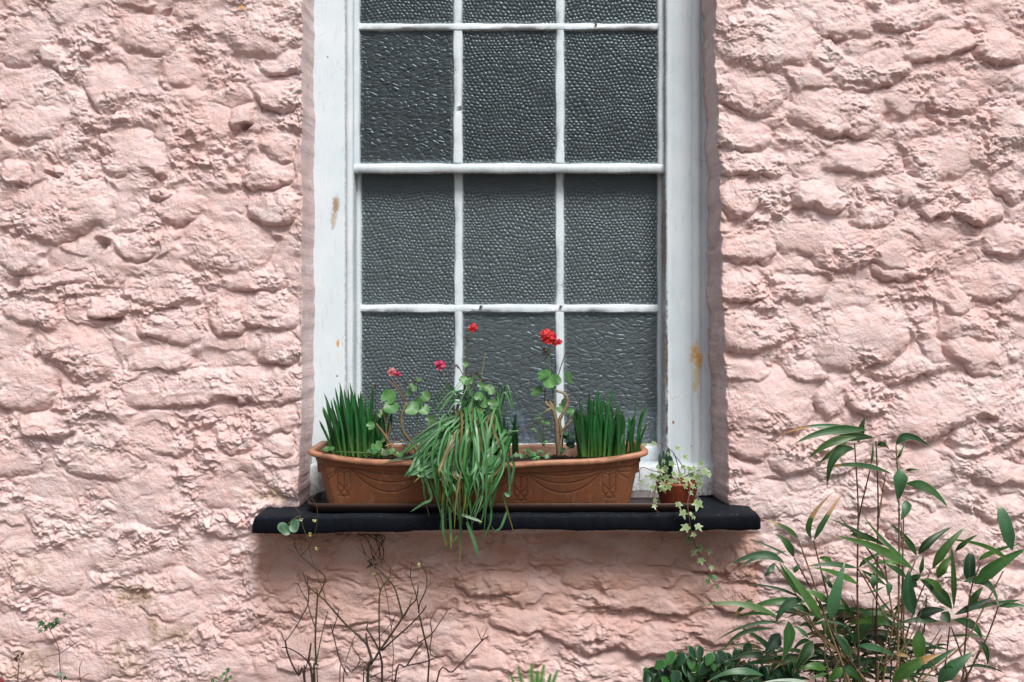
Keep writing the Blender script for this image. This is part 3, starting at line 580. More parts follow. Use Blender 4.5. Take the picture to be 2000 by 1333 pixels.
    c = mix(nt, ramp(nt, st_.outputs['Fac'], [(.56, 0), (.70, .35)]).outputs[0], c, (.42, .30, .22))
    c = mix(nt, ramp(nt, noise(nt, pos, 45, 6, .75).outputs['Fac'], [(.58, 0), (.68, .6)]).outputs[0], c, (.09, .05, .03))
    c = mix(nt, ramp(nt, n2.outputs['Fac'], [(.68, 0), (.75, .5)]).outputs[0], c, (.12, .08, .06))
    L(nt, c, b.inputs['Base Color']); b.inputs['Roughness'].default_value = .5; L(nt, bump(nt, n2.outputs['Fac'], .0004), b.inputs['Normal'])
    mb.build('box_body', m, pl)
    # rim: rolled lip following sag and bow
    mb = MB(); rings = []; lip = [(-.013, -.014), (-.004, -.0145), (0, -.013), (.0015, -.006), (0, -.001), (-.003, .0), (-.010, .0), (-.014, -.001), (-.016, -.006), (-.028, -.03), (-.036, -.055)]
    NFR = 120
    def path():
        pts = []; hx, yf, yk, rc = PH, -.102, .098, .02
        for i in range(NFR + 1): x = PC - hx + rc + (2 * hx - 2 * rc) * i / NFR; pts.append((x, yf, 0, -1))
        for k in range(1, 6): a = R(-90 + 90 * k / 6); pts.append((PC + hx - rc + rc * math.cos(a), yf + rc + rc * math.sin(a), math.cos(a), math.sin(a)))
        for i in range(7): pts.append((PC + hx, yf + rc + (yk - yf - 2 * rc) * i / 6, 1, 0))
        for k in range(1, 6): a = R(90 * k / 6); pts.append((PC + hx - rc + rc * math.cos(a), yk - rc + rc * math.sin(a), math.cos(a), math.sin(a)))
        for i in range(31): pts.append((PC + hx - rc - (2 * hx - 2 * rc) * i / 30, yk, 0, 1))
        for k in range(1, 6): a = R(90 + 90 * k / 6); pts.append((PC - hx + rc + rc * math.cos(a), yk - rc + rc * math.sin(a), math.cos(a), math.sin(a)))
        for i in range(7): pts.append((PC - hx, yk - rc - (yk - yf - 2 * rc) * i / 6, -1, 0))
        for k in range(1, 6): a = R(180 + 90 * k / 6); pts.append((PC - hx + rc + rc * math.cos(a), yf + rc + rc * math.sin(a), math.cos(a), math.sin(a)))
        return pts
    pp = path(); notch = [W(672, -.12), W(1017, -.13), W(1190, -.12), W(845, -.13)]
    for off, hz in lip:
        rg_ = []
        for (x, y, nx, ny) in pp:
            fr = 1 if y < -.06 else 0; bb = bul(x) * (1 if y < 0 else -.1)
            nn = 0
            if ny < -.9:
                for q in notch: nn = max(nn, max(0, 1 - abs(x - q) / .026))
            nb = .0035 * (min(1, nn * 3)) if hz > -.004 and off > -.006 else 0
            rg_.append((x + nx * off, y - bb + ny * off, ZR + hz + sagz(x) * (1 if y < 0 else .5) - nb + .002 * sd(x * 21)))
        rings.append(rg_)
    loft(mb, rings, [TC, TC_LIT, TC_LIT, TC_LIT, TC_LIT, TC_LIT, TC_LIT, TC_LIT, TC, TC, TC]); mb.build('rim', m, pl)
    # soil
    mb = MB(); nx, ny = 120, 26; vs = []; fs = []; cs = []
    for j in range(ny + 1):
        for i in range(nx + 1):
            x = PC - PH + .018 + (2 * PH - .036) * i / nx; y0 = -.10 - bul(x) + .018; y1 = .082; y = y0 + (y1 - y0) * j / ny
            z_ = ZR - .020 + sagz(x) * .8 + .008 * hsh(x * .9, y, x * .5) + .005 * hsh(x * 2.1, y * 2, 0, 3) + random.uniform(-.003, .003); vs.append((x, y, z_)); k = random.uniform(.6, 1.4); cs.append((.028 * k, .019 * k, .014 * k))
    for j in range(ny):
        for i in range(nx): a = j * (nx + 1) + i; fs.append((a, a + 1, a + nx + 2, a + nx + 1))
    mb.add(vs, fs, cs); mb.build('soil', mat_col('potting_soil', .95, .5, 200, .003), pl)
build_planter()
#@@PLANTS
# ------------------------------------------------------------ plant tools
rnd = random.Random(11)
def crom(pts, n=6):
    pts = [Vector(p) for p in pts]
    if len(pts) == 2: return [pts[0].lerp(pts[1], i / n) for i in range(n + 1)]
    q = [pts[0] * 2 - pts[1]] + pts + [pts[-1] * 2 - pts[-2]]; out = []
    for i in range(1, len(q) - 2):
        a, b, c, d = q[i - 1:i + 3]
        for k in range(n):
            t = k / n; out.append(.5 * ((2 * b) + (c - a) * t + (2 * a - 5 * b + 4 * c - d) * t * t + (3 * b - a - 3 * c + d) * t ** 3))
    out.append(pts[-1]); return out
def lerp3(a, b, t): return tuple(x + (y - x) * t for x, y in zip(a, b))
def tube(mb, pts, r0, r1, c0, c1=None, sides=6, n=4, knob=0):
    p = crom(pts, n) if n > 1 else [Vector(q) for q in pts]; c1 = c1 or c0; m = len(p); vs = []; cs = []; fs = []; up = Vector((.13, -1, .07)).normalized()
    for i, q in enumerate(p):
        t = (p[min(i + 1, m - 1)] - p[max(i - 1, 0)]).normalized(); a = t.cross(up)
        if a.length < .05: a = t.cross(Vector((1, 0, 0)))
        a.normalize(); b = t.cross(a); f = i / (m - 1); r = (r0 + (r1 - r0) * f) * (1 + knob * rnd.uniform(-1, 1))
        for k in range(sides):
            g = 2 * math.pi * k / sides; vs.append(q + (a * math.cos(g) + b * math.sin(g)) * r); cs.append(lerp3(c0, c1, f))
    for i in range(m - 1):
        for k in range(sides): k2 = (k + 1) % sides; fs.append((i * sides + k, i * sides + k2, (i + 1) * sides + k2, (i + 1) * sides + k))
    fs.append(tuple(range(sides))[::-1]); fs.append(tuple(range((m - 1) * sides, m * sides))); mb.add(vs, fs, cs)
def ribbon(mb, p, wfun, cfun, nrm=(0, -1, .3), fold=.25, across=(-1, -.78, 0, .78, 1), twist=0.0):
    m = len(p); vs = []; cs = []; fs = []; nrm = Vector(nrm).normalized(); k_ = len(across)
    for i, q in enumerate(p):
        t = (p[min(i + 1, m - 1)] - p[max(i - 1, 0)]).normalized(); f = i / (m - 1)
        a = t.cross(nrm)
        if a.length < .05: a = t.cross(Vector((1, 0, .2)))
        a.normalize(); b = a.cross(t).normalized(); g = twist * f; a, b = a * math.cos(g) + b * math.sin(g), b * math.cos(g) - a * math.sin(g)
        w_ = wfun(f) * .5
        for s_ in across: vs.append(q + a * (s_ * w_) + b * (abs(s_) * w_ * fold)); cs.append(cfun(f, s_))
    for i in range(m - 1):
        for k in range(k_ - 1): fs.append((i * k_ + k, i * k_ + k + 1, (i + 1) * k_ + k + 1, (i + 1) * k_ + k))
    mb.add(vs, fs, cs)
def disc_leaf(mb, c, rad, nrm, rot, col, edge=None, lobes=7, scal=.07, notch=True, cup=.18, kind='round'):
    """round scalloped leaf; kind 'ivy' for a five-pointed one, 'egg' for a plain oval"""
    nrm = Vector(nrm).normalized(); a = nrm.cross(Vector((0, 0, 1)));
    if a.length < .1: a = Vector((1, 0, 0))
    a.normalize(); b = nrm.cross(a).normalized() * -1
    A = a * math.cos(rot) + b * math.sin(rot); B = b * math.cos(rot) - a * math.sin(rot)     # B = towards the tip
    n = 40; c = Vector(c); vs = [c]; cs = [lerp3(col, (.5, .6, .3), .12)]; fs = []
    for ring in (.5, .86, 1.0):
        for k in range(n):
            th = 2 * math.pi * k / n; dn = abs(((th / math.pi) % 2) - 1)      # 1 at th=0 (base), 0 at tip
            if kind == 'ivy':
                r = .42
                for (ang, ln, wd) in ((0, 1.0, .42), (1.05, .82, .36), (-1.05, .82, .36), (2.1, .58, .36), (-2.1, .58, .36)):
                    d = (th - math.pi - ang + math.pi) % (2 * math.pi) - math.pi; r = max(r, ln * (1 - min(1, abs(d) / wd) * .58))
                if abs(((th + math.pi) % (2 * math.pi)) - math.pi) < .3: r *= .6
            elif kind == 'egg': r = .62 + .38 * abs(math.cos(th)) ** 1.5 if True else 1
            else:
                r = 1 + scal * math.cos(th * lobes * 2 / 1.0)
                if notch: r *= 1 - .62 * math.exp(-(min(th, 2 * math.pi - th) / .28) ** 2)
            rr = r * ring * rad; z_ = cup * rad * (ring * r) ** 2 * (.6 + .5 * math.sin(th * 3 + rot))
            vs.append(c - B * (math.cos(th) * rr) + A * (math.sin(th) * rr) + nrm * z_)
            cs.append(edge if (edge and ring > .8) else lerp3(col, (.01, .05, .015), .0))
    for k in range(n): fs.append((0, 1 + k, 1 + (k + 1) % n))
    for g in (0, 1):
        for k in range(n): k2 = (k + 1) % n; fs.append((1 + g * n + k, 1 + g * n + k2, 1 + (g + 1) * n + k2, 1 + (g + 1) * n + k)[::-1])
    mb.add(vs, fs, cs)
LEAF = mat_leaf('green_leaf'); WOOD = mat_col('woody_stem', .7, .4, 150, .0008); SHINY = mat_leaf('fleshy_leaf', .28, .25, 30, .03); PETAL = mat_leaf('petal', .5, .3, 120, .25)
SOILZ = ZR - .022

# ------------------------------------------------------------ daffodil shoots
def blades(name, label, bases, group, seed, extra=()):
    r = random.Random(seed); x0 = sum(b[0] for b in bases) / len(bases); y0 = bases[0][2]
    root = empty(name, P(x0, 892, y0)); tag(root, label, 'bulb plant', group); mb = MB()
    for (bx, tx, Y, ty) in bases:
        Y += r.uniform(-.012, .012); dk = r.uniform(.55, 1.5); B = P(bx, 893 + r.uniform(-3, 3), Y); T = P(tx, ty, Y + r.uniform(-.02, .01))
        M = B.lerp(T, .55) + Vector((r.uniform(-.004, .004) + (B.x - T.x) * .12, r.uniform(-.006, .004), 0)); p = crom([B, M, T], 7); w_ = r.uniform(.005, .0078)
        g1 = (.016 * dk, .12 * dk, .026 * dk); g0 = (.09, .20, .035); tp = r.choice([(.20, .26, .10), (.34, .30, .12), (.16, .26, .08)])
        ribbon(mb, p, lambda f: w_ * (1 if f < .82 else max(.12, 1 - ((f - .82) / .18) ** 1.6 * .85)), lambda f, s_: lerp3(g0, g1, min(1, f * 3.2)) if f < .93 else lerp3(g1, tp, (f - .93) / .07 * .8), nrm=(r.uniform(-.7, .7), -1, .1), fold=r.uniform(.1, .5), twist=r.uniform(-.6, .6))
    mb.build('leaves', LEAF, root)
r = random.Random(3); bs = []
for k in range(84):
    t = (k + .5) / 84; bx = 652 + 98 * t + r.uniform(-3, 3); bs.append((bx, 632 + 128 * t + r.uniform(-12, 12), .0 + r.uniform(-.045, .04), 812 - 38 * math.sin(math.pi * min(1, .2 + t * .9)) + r.uniform(-20, 44)))
for (a, b, c) in ((668, 633, 768), (675, 651, 776), (690, 663, 747), (700, 683, 748), (712, 704, 764), (722, 728, 752), (665, 640, 790), (683, 672, 760)): bs.append((a, b, -.05, c))
blades('daffodil_clump', 'dense dark green daffodil shoots at the left end of the window box', bs, 'daffodil shoots in the window box', 3)
bs = []
for k in range(76):
    t = (k + .5) / 76; bx = 1132 + 88 * t + r.uniform(-3, 3); bs.append((bx, 1124 + 104 * t + r.uniform(-11, 11), r.uniform(-.06, .03), 822 - 34 * math.sin(math.pi * min(1, .15 + t * .8)) + 22 * t + r.uniform(-26, 20)))
for (a, b, c) in ((1150, 1151, 757), (1165, 1169, 756), (1180, 1198, 754), (1172, 1181, 768), (1140, 1133, 785), (1190, 1211, 786), (1158, 1160, 775)): bs.append((a, b, -.06, c))
blades('daffodil_clump', 'dense dark green daffodil shoots right of the tall red geranium', bs, 'daffodil shoots in the window box', 4)
bs = [(1232, 1243, -.04, 775), (1236, 1240, -.05, 817), (1240, 1262, -.04, 792), (1243, 1252, -.03, 820), (1246, 1263, -.05, 828), (1238, 1228, -.04, 815), (1233, 1226, -.03, 842), (1246, 1256, -.04, 800)]
blades('daffodil_clump', 'sparse thin daffodil shoots in the right hand corner of the window box', bs, 'daffodil shoots in the window box', 5)

# ------------------------------------------------------------ drooping onion-like plant
def tussock():
    r = random.Random(21); root = empty('drooping_bulb_plant', P(930, 893, -.03)); tag(root, 'grassy green plant whose long limp leaves flop over the front of the window box', 'grassy plant'); mb = MB()
    G = [(.06, .23, .055), (.04, .17, .04), (.13, .33, .13), (.02, .10, .025), (.09, .27, .09), (.19, .38, .20)]
    def bl(pts, w_=.0078, tip=0, col=None, n=6):
        c = col or r.choice(G); k = r.uniform(.8, 1.2); c = tuple(a * k for a in c); Y_ = (.50, .42, .06)
        ribbon(mb, crom([P(*p) for p in pts], n), lambda f: w_ * .8 * (1 if f < .75 else max(.1, 1 - ((f - .75) / .25) ** 1.5 * .9)), lambda f, s_: lerp3(c, Y_, max(0, (f - 1 + tip) / tip)) if tip else c, nrm=(r.uniform(-.6, .6), -1, r.uniform(.1, .6)), fold=r.uniform(.05, .35), across=(-1, 0, 1), twist=r.uniform(-.9, .9))
    for k in range(94):      # hanging family
        bx = r.uniform(895, 985); by = r.uniform(800, 880); t = r.random()
        rx = r.gauss(902, 40); rx = max(828, min(985, rx)); ry = 893 + r.uniform(-12, 16); end = r.uniform(930, 1010) if r.random() < .5 else r.uniform(975, 1050); ex = rx + r.uniform(-24, 20) + (898 - rx) * .35
        Yf = -.155 - r.uniform(0, .03)
        bl([(bx, 888, r.uniform(-.06, .03)), (bx * .6 + rx * .4 + r.uniform(-14, 14), r.uniform(795, 868), -.07), (rx * .75 + bx * .25, ry - r.uniform(30, 55), Yf * .85), (rx, ry + r.uniform(0, 20), Yf), ((rx + ex) / 2 + r.uniform(-11, 11), (ry + end) / 2 + 8, Yf - r.uniform(.0, .015)), (ex, end, Yf + .01)], r.uniform(.0048, .0085), r.choice([0, 0, 0, .2, .12]), r.choice([None, None, None, None, None, None, (.20, .17, .06)]))
    for k in range(46):       # sweeping to the left
        bx = r.uniform(890, 975); yy = r.uniform(-1, 1)
        ex = r.uniform(780, 850); ey = 905 + yy * 26 - (ex - 800) * .1
        bl([(bx, 885, -.03), (bx - 15, 835 + yy * 24, -.07), ((bx + ex) / 2, 850 + yy * 30, -.12), (ex + 22, ey - 20, -.15), (ex, ey + r.uniform(-6, 12), -.155)], r.uniform(.005, .0085), r.choice([0, 0, .12]))
    for k in range(30):       # loops that turn over near the rim
        x = r.uniform(800, 960); bl([(r.uniform(910, 960), 880, -.02), (x + 40, r.uniform(840, 870), -.10), (x, 905 + r.uniform(-10, 10), -.155), (x + r.uniform(-14, 4), 925 + r.uniform(-8, 8), -.165), (x + r.uniform(10, 40), 915 + r.uniform(-15, 12), -.168)], r.uniform(.006, .009))
    for k in range(34):       # fine arcs over the top
        a = r.uniform(0, 1); ax = 870 + 120 * a; ay = 760 + r.uniform(-14, 35); bl([(930 + r.uniform(-30, 30), 882, r.uniform(-.02, .03)), (940 + (ax - 930) * .6, 800 + r.uniform(-20, 10), -.02), (ax, ay, -.04), (ax + (ax - 935) * r.uniform(.3, .7) - 10, ay + r.uniform(18, 60), -.06)], r.uniform(.003, .0065), 0)
    for k in range(26):       # upright mass on the right of the clump
        x = r.uniform(955, 1012); bl([(x, 890, -.03), (x + r.uniform(-3, 3), 850, -.05), (x + r.uniform(-12, 10), r.uniform(800, 838), -.06)], r.uniform(.005, .008), 0, (.03, .12, .04))
    for k in range(9):       # right-hand danglers falling left from the right
        x = r.uniform(955, 1005); bl([(x, r.uniform(815, 860), -.05), (x - 12, 890, -.15), (x - 30 + r.uniform(-12, 8), 935, -.165), (x - 52 + r.uniform(-20, 10), r.uniform(965, 1020), -.165)], r.uniform(.006, .0085))
    E = [([(820, 895, -.13), (826, 915, -.16), (829, 960, -.165), (838, 1009, -.16)], .009, .12), ([(826, 895, -.13), (830, 930, -.165), (843, 972, -.17), (825, 985, -.17), (802, 1000, -.165)], .0085, 0),
         ([(893, 900, -.16), (896, 980, -.17), (900, 1040, -.16), (897, 1116, -.15)], .0105, .3), ([(980, 880, -.12), (992, 900, -.16), (996, 965, -.17), (985, 970, -.17), (1005, 1046, -.16)], .0095, .25),
         ([(1000, 900, -.15), (1004, 915, -.165), (993, 965, -.17)], .008, 0), ([(965, 890, -.15), (962, 930, -.17), (957, 965, -.172), (941, 1018, -.165), (936, 1022, -.165)], .009, .08), ([(902, 1005, -.17), (920, 1012, -.17), (941, 1020, -.17)], .009, .1),
         ([(958, 966, -.165), (958, 1020, -.16), (938, 1058, -.155)], .006, 0), ([(990, 1000, -.16), (978, 1030, -.16), (966, 1036, -.16), (961, 1028, -.16)], .007, 0), ([(912, 1020, -.16), (925, 1055, -.155), (935, 1087, -.15)], .010, 0),
         ([(955, 905, -.17), (920, 938, -.175), (864, 968, -.17)], .0068, .6), ([(865, 985, -.165), (866, 1040, -.16), (873, 1066, -.155)], .008, .3), ([(878, 990, -.165), (880, 1030, -.16), (881, 1074, -.155)], .008, .35), ([(893, 1048, -.158), (880, 1062, -.156), (864, 1077, -.155)], .005, 0),
         ([(930, 893, -.15), (860, 885, -.155), (790, 895, -.14), (742, 905, -.135)], .006, .12), ([(965, 760, -.04), (945, 800, -.05), (935, 850, -.07), (940, 870, -.1)], .008, 0), ([(925, 862, -.06), (930, 800, -.05), (915, 750, -.05), (935, 735, -.05), (950, 760, -.05)], .006, 0),
         ([(960, 870, -.05), (975, 800, -.05), (985, 768, -.05), (998, 800, -.06), (995, 840, -.06)], .008, 0), ([(985, 880, -.05), (990, 855, -.07), (1012, 842, -.08), (960, 850, -.08)], .006, 0), ([(848, 912, -.155), (835, 930, -.168), (856, 928, -.17), (880, 908, -.168)], .010, 0), ([(885, 820, -.06), (850, 870, -.12), (848, 905, -.16), (808, 943, -.168)], .006, .2)]
    for p, w_, tp in E: bl(p, w_, tp, (.085, .22, .09), 8)
    mb.build('leaves', LEAF, root)
    return root
tussock()

# ------------------------------------------------------------ geraniums
BR0, BR1 = (.17, .115, .06), (.24, .20, .11); GRN = (.07, .20, .06); DEAD = (.07, .03, .02)
def flower(mb, c, r_, col, n=5, tilt=(0, -1, .3), rs=0):
    rr = random.Random(rs); nn = Vector(tilt).normalized()
    for k in range(n):
        a = 2 * math.pi * k / n + rr.uniform(-.3, .3); d = Vector((math.cos(a), rr.uniform(-.35, .1), math.sin(a))); k_ = rr.uniform(.75, 1.2)
        disc_leaf(mb, Vector(c) + d * r_ * .55, r_ * .62 * k_, (nn + d * .5 + Vector((rr.uniform(-.3, .3), 0, rr.uniform(-.3, .3)))), rr.uniform(0, 6), tuple(x * rr.uniform(.75, 1.15) for x in col), notch=False, scal=.05, lobes=2, cup=.4)
def geranium(label, base, stems, leaves, flowers, deads=(), Y=-.03):
    root = empty('geranium', P(base[0], base[1], Y)); tag(root, label, 'geranium', 'geraniums in the window box'); mb = MB()
    for pts, a, b, c0, c1 in stems: tube(mb, [P(*p) for p in pts], a, b, c0, c1, 7, 5, .12)
    for (x, y, yy, s_) in deads:
        for k in range(9): q = P(x, y, yy); d = Vector((rnd.uniform(-1, 1), rnd.uniform(-.5, .5), rnd.uniform(-1, 1))) * s_; tube(mb, [q, q + d * .6, q + d + Vector((0, 0, -.002))], .0012, .0006, DEAD, (.12, .05, .03), 4, 2)
    mb.build('stem', WOOD, root)
    for (x, y, yy, rad, tilt, rot) in leaves:
        m_ = MB(); k = rnd.uniform(.7, 1.3); disc_leaf(m_, P(x, y, yy), rad * .00118, tilt, rot, (.08 * k, .23 * k, .06 * k), scal=.045); m_.build('leaf', LEAF, root, origin=P(x, y, yy))
    for i, (x, y, yy, rad, col, n) in enumerate(flowers):
        m_ = MB(); c = P(x, y, yy)
        for j in range(n):
            o_ = Vector((rnd.uniform(-1, 1), rnd.uniform(-.6, .4), rnd.uniform(-.6, .8))) * rad * .0013 * (.62 if n > 1 else 0); flower(m_, c + o_, rad * .0013 * (.62 if n > 1 else 1), col, 5, (rnd.uniform(-.6, .6), -1, rnd.uniform(0, .7)), i * 7 + j)
        m_.build('flower', PETAL, root, origin=c)
RED = (.85, .06, .07); PNK = (.80, .05, .16); F0 = (0, -1, .35)
geranium('small woody geranium with pink buds beside the left daffodil shoots', (775, 892), [
    ([(820, 892, -.02), (806, 868, -.02), (789, 845, -.03), (784, 815, -.03), (795, 786, -.03)], .0055, .003, BR0, BR1), ([(795, 786, -.03), (785, 768, -.03), (770, 748, -.035), (763, 738, -.035)], .0022, .0014, (.16, .09, .06), (.14, .12, .05)),
    ([(770, 895, -.06), (762, 868, -.065), (748, 845, -.07), (735, 828, -.07)], .004, .002, (.30, .17, .08), (.24, .16, .10)), ([(776, 893, -.06), (760, 880, -.07), (755, 850, -.06), (752, 820, -.06), (742, 790, -.06)], .003, .0015, (.26, .15, .06), (.16, .10, .06)),
    ([(752, 872, -.08), (770, 866, -.08), (788, 860, -.085)], .0022, .001, (.42, .30, .16), (.40, .28, .15)), ([(763, 800, -.04), (762, 770, -.04), (765, 752, -.04)], .0016, .0012, (.10, .05, .04), DEAD), ([(760, 745, -.035), (772, 755, -.035), (790, 782, -.03)], .0016, .0014, (.25, .12, .1), BR1),
    ([(766, 890, -.05), (758, 860, -.05), (762, 830, -.05), (756, 812, -.05)], .0025, .0015, BR0, BR1), ([(735, 850, -.04), (734, 800, -.04), (733, 755, -.04)], .0013, .001, (.12, .1, .05), DEAD), ([(816, 885, 0), (812, 850, 0), (816, 800, 0), (815, 745, 0)], .002, .001, BR0, GRN),
    ([(845, 885, -.01), (865, 860, -.01), (885, 830, -.02), (895, 790, -.02)], .006, .004, (.12, .075, .045), (.09, .06, .04))],
    [(759, 776, -.05, 17, (-.2, -1, .4), .4), (764, 797, -.06, 16, (.1, -1, .8), 2.9), (747, 808, -.045, 11, (.2, -1, .6), 2), (724, 832, -.065, 9, F0, 1), (736, 872, -.08, 13, (-.3, -1, .7), 2.4), (806, 757, -.03, 10, (.4, -.8, .6), 1.2), (799, 768, -.02, 7, F0, 2),
     (803, 797, -.02, 17, (.3, -1, .5), 2.6), (816, 788, -.01, 12, (-.3, -1, .5), .6), (828, 800, -.01, 13, (.2, -1, .5), 3), (841, 822, -.01, 12, F0, 1.2), (765, 882, -.09, 8, (0, -1, 1), 1), (780, 888, -.10, 8, (0, -1, 1), 3), (817, 743, -.02, 9, (0, -.3, 1), 1), (830, 775, 0, 12, F0, 2), (752, 858, -.05, 9, F0, 0)],
    [(766, 726, -.035, 7, (.80, .25, .28), 1), (778, 731, -.035, 5, PNK, 1)], [(733, 752, -.04, .008), (790, 750, -.03, .009), (812, 745, -.03, .006), (772, 858, -.06, .008), (790, 870, -.05, .01)])
geranium('straggly geranium behind the drooping leaves with two small red blooms', (930, 890), [
    ([(925, 890, .0), (915, 840, .0), (905, 790, -.01), (910, 740, -.01), (912, 700, -.01), (914, 668, -.01), (921, 645, -.01)], .0045, .0012, (.12, .08, .05), (.10, .12, .05)), ([(885, 800, -.01), (878, 760, -.01), (868, 740, -.01), (864, 724, -.01)], .0016, .0012, (.09, .12, .05), (.12, .16, .06)),
    ([(920, 760, -.01), (900, 725, -.01), (893, 712, -.01)], .0016, .001, BR1, DEAD), ([(938, 750, -.01), (944, 715, -.01), (948, 690, -.01)], .0016, .0012, (.35, .28, .13), (.30, .2, .1)), ([(860, 892, 0), (880, 850, 0), (905, 800, .01)], .006, .004, (.14, .09, .05), (.1, .07, .04)),
    ([(915, 770, -.02), (925, 745, -.02), (932, 728, -.02)], .0018, .001, (.2, .12, .08), DEAD)],
    [(909, 713, -.02, 6, F0, 1), (905, 743, -.03, 10, (.2, -1, .6), .8), (917, 745, -.035, 8, F0, 2.4), (956, 762, -.055, 12, (.3, -1, .7), .8), (946, 788, -.055, 11, (-.2, -1, .4), 2.6), (963, 790, -.06, 11, F0, 1), (935, 775, -.06, 10, F0, 0), (940, 755, -.03, 9, F0, 1)],
    [(924, 640, -.01, 8, RED, 1), (860, 713, -.01, 9, PNK, 1)], [(912, 660, -.01, .012), (891, 715, -.01, .007), (861, 728, -.01, .005), (920, 736, -.02, .008), (930, 730, -.02, .007)])
geranium('tall gnarled geranium topped by a bright red flower head', (1090, 895), [
    ([(1092, 893, -.03), (1089, 860, -.03), (1087, 830, -.03), (1084, 812, -.03), (1079, 795, -.035), (1073, 785, -.035)], .0072, .003, BR0, (.34, .26, .15)), ([(1095, 885, -.02), (1096, 845, -.02), (1092, 825, -.02), (1099, 808, -.02), (1107, 792, -.02), (1107, 777, -.025), (1100, 768, -.03), (1086, 764, -.03)], .006, .003, BR0, (.42, .34, .2)),
    ([(1085, 820, -.03), (1079, 800, -.035), (1070, 792, -.04), (1066, 787, -.04), (1069, 785, -.04)], .004, .0028, (.30, .22, .12), (.36, .28, .15)), ([(1077, 798, -.04), (1067, 803, -.045), (1061, 808, -.045)], .0034, .002, (.3, .23, .13), (.25, .2, .1)), ([(1083, 812, -.03), (1082, 785, -.03), (1080, 760, -.03), (1078, 752, -.03)], .0028, .002, (.2, .13, .08), (.12, .2, .06)),
    ([(1094, 852, -.02), (1102, 838, -.025), (1111, 828, -.03), (1116, 820, -.03)], .0045, .0032, (.24, .17, .1), (.34, .24, .14)), ([(1111, 828, -.03), (1114, 812, -.03)], .0026, .0016, (.3, .2, .12), (.2, .14, .08)), ([(1090, 893, -.035), (1094, 870, -.035), (1099, 845, -.03)], .004, .002, BR0, BR1),
    ([(1078, 755, -.03), (1073, 715, -.03), (1071, 680, -.03)], .0017, .0014, (.08, .15, .05), (.10, .19, .06)), ([(1088, 742, -.03), (1096, 715, -.03), (1104, 692, -.03)], .0014, .0011, (.08, .15, .05), (.10, .19, .06)), ([(1065, 758, -.03), (1064, 780, -.03), (1066, 790, -.035)], .0012, .001, DEAD, DEAD),
    ([(1012, 850, -.03), (1040, 828, -.02), (1065, 820, -.02), (1078, 818, -.02)], .0012, .001, (.12, .07, .05), DEAD)],
    [(1062, 733, -.035, 16, (-.3, -.7, 1), 1.2), (1074, 746, -.05, 15, (-.2, -1, .4), 2.6), (1086, 742, -.04, 13, (.5, -.8, .5), .7), (1110, 738, -.03, 14, (.8, -.6, .5), 5.2), (1048, 765, -.03, 14, (-.3, -.8, .9), 1.4), (1096, 798, -.015, 11, F0, 2.2), (1103, 786, -.012, 8, F0, .5), (1114, 804, -.02, 9, (.4, -1, .3), .5), (1080, 757, -.04, 6, F0, .5)],
    [(1074, 662, -.035, 17, RED, 6), (1088, 668, -.03, 9, RED, 2)], [(1066, 688, -.03, .014), (1070, 694, -.03, .013), (1062, 684, -.035, .012), (1106, 690, -.03, .006)])

# low self-sown seedlings on the soil
def rosette(name, label, cat, pts, col, group=None, kind='round', Y=-.09, sc=1):
    root = empty(name, P(pts[0][0], pts[0][1] + 8, Y)); tag(root, label, cat, group); mb = MB()
    for (x, y, rad) in pts:
        for j in range(3):
            q = P(x + rnd.uniform(-5, 5), y + rnd.uniform(-4, 3), Y + rnd.uniform(-.02, .02)); disc_leaf(mb, q, rad * .0013 * rnd.uniform(.7, 1.1), (rnd.uniform(-.5, .5), -1, rnd.uniform(.5, 1.8)), rnd.uniform(0, 6), tuple(c * rnd.uniform(.7, 1.25) for c in col), kind=kind, scal=.12, lobes=4)
        tube(mb, [P(x, y, Y), P(pts[0][0], pts[0][1] + 6, Y)], .0008, .0008, (.12, .2, .07), None, 4, 2)
    mb.build('leaves', LEAF, root)
rosette('ground_weed', 'low pale green lobed weed spreading over the soil at the foot of the tall geranium', 'weed', [(1040, 888, 10), (1020, 892, 9), (1055, 884, 9), (1068, 890, 8), (1030, 880, 8), (1008, 893, 9), (1048, 895, 8)], (.085, .22, .07), kind='ivy', Y=-.11)
rosette('seedling', 'small upright seedling between the drooping leaves and the gnarled geranium', 'seedling', [(1062, 866, 7), (1050, 818, 7), (1062, 824, 8), (1046, 840, 5), (1070, 828, 6), (1055, 812, 6)], (.09, .23, .08), kind='ivy', Y=-.02)
rosette('seedling', 'dark leafy seedling between the gnarled geranium and the dense shoots', 'seedling', [(1112, 870, 9), (1104, 852, 8), (1118, 862, 8), (1098, 880, 7), (1110, 848, 7)], (.03, .10, .06), Y=-.02)
rosette('seedling', 'tiny round leaved seedling in the left corner of the window box', 'seedling', [(634, 876, 6), (645, 880, 5), (752, 885, 8), (728, 886, 7)], (.08, .2, .07), Y=-.09)

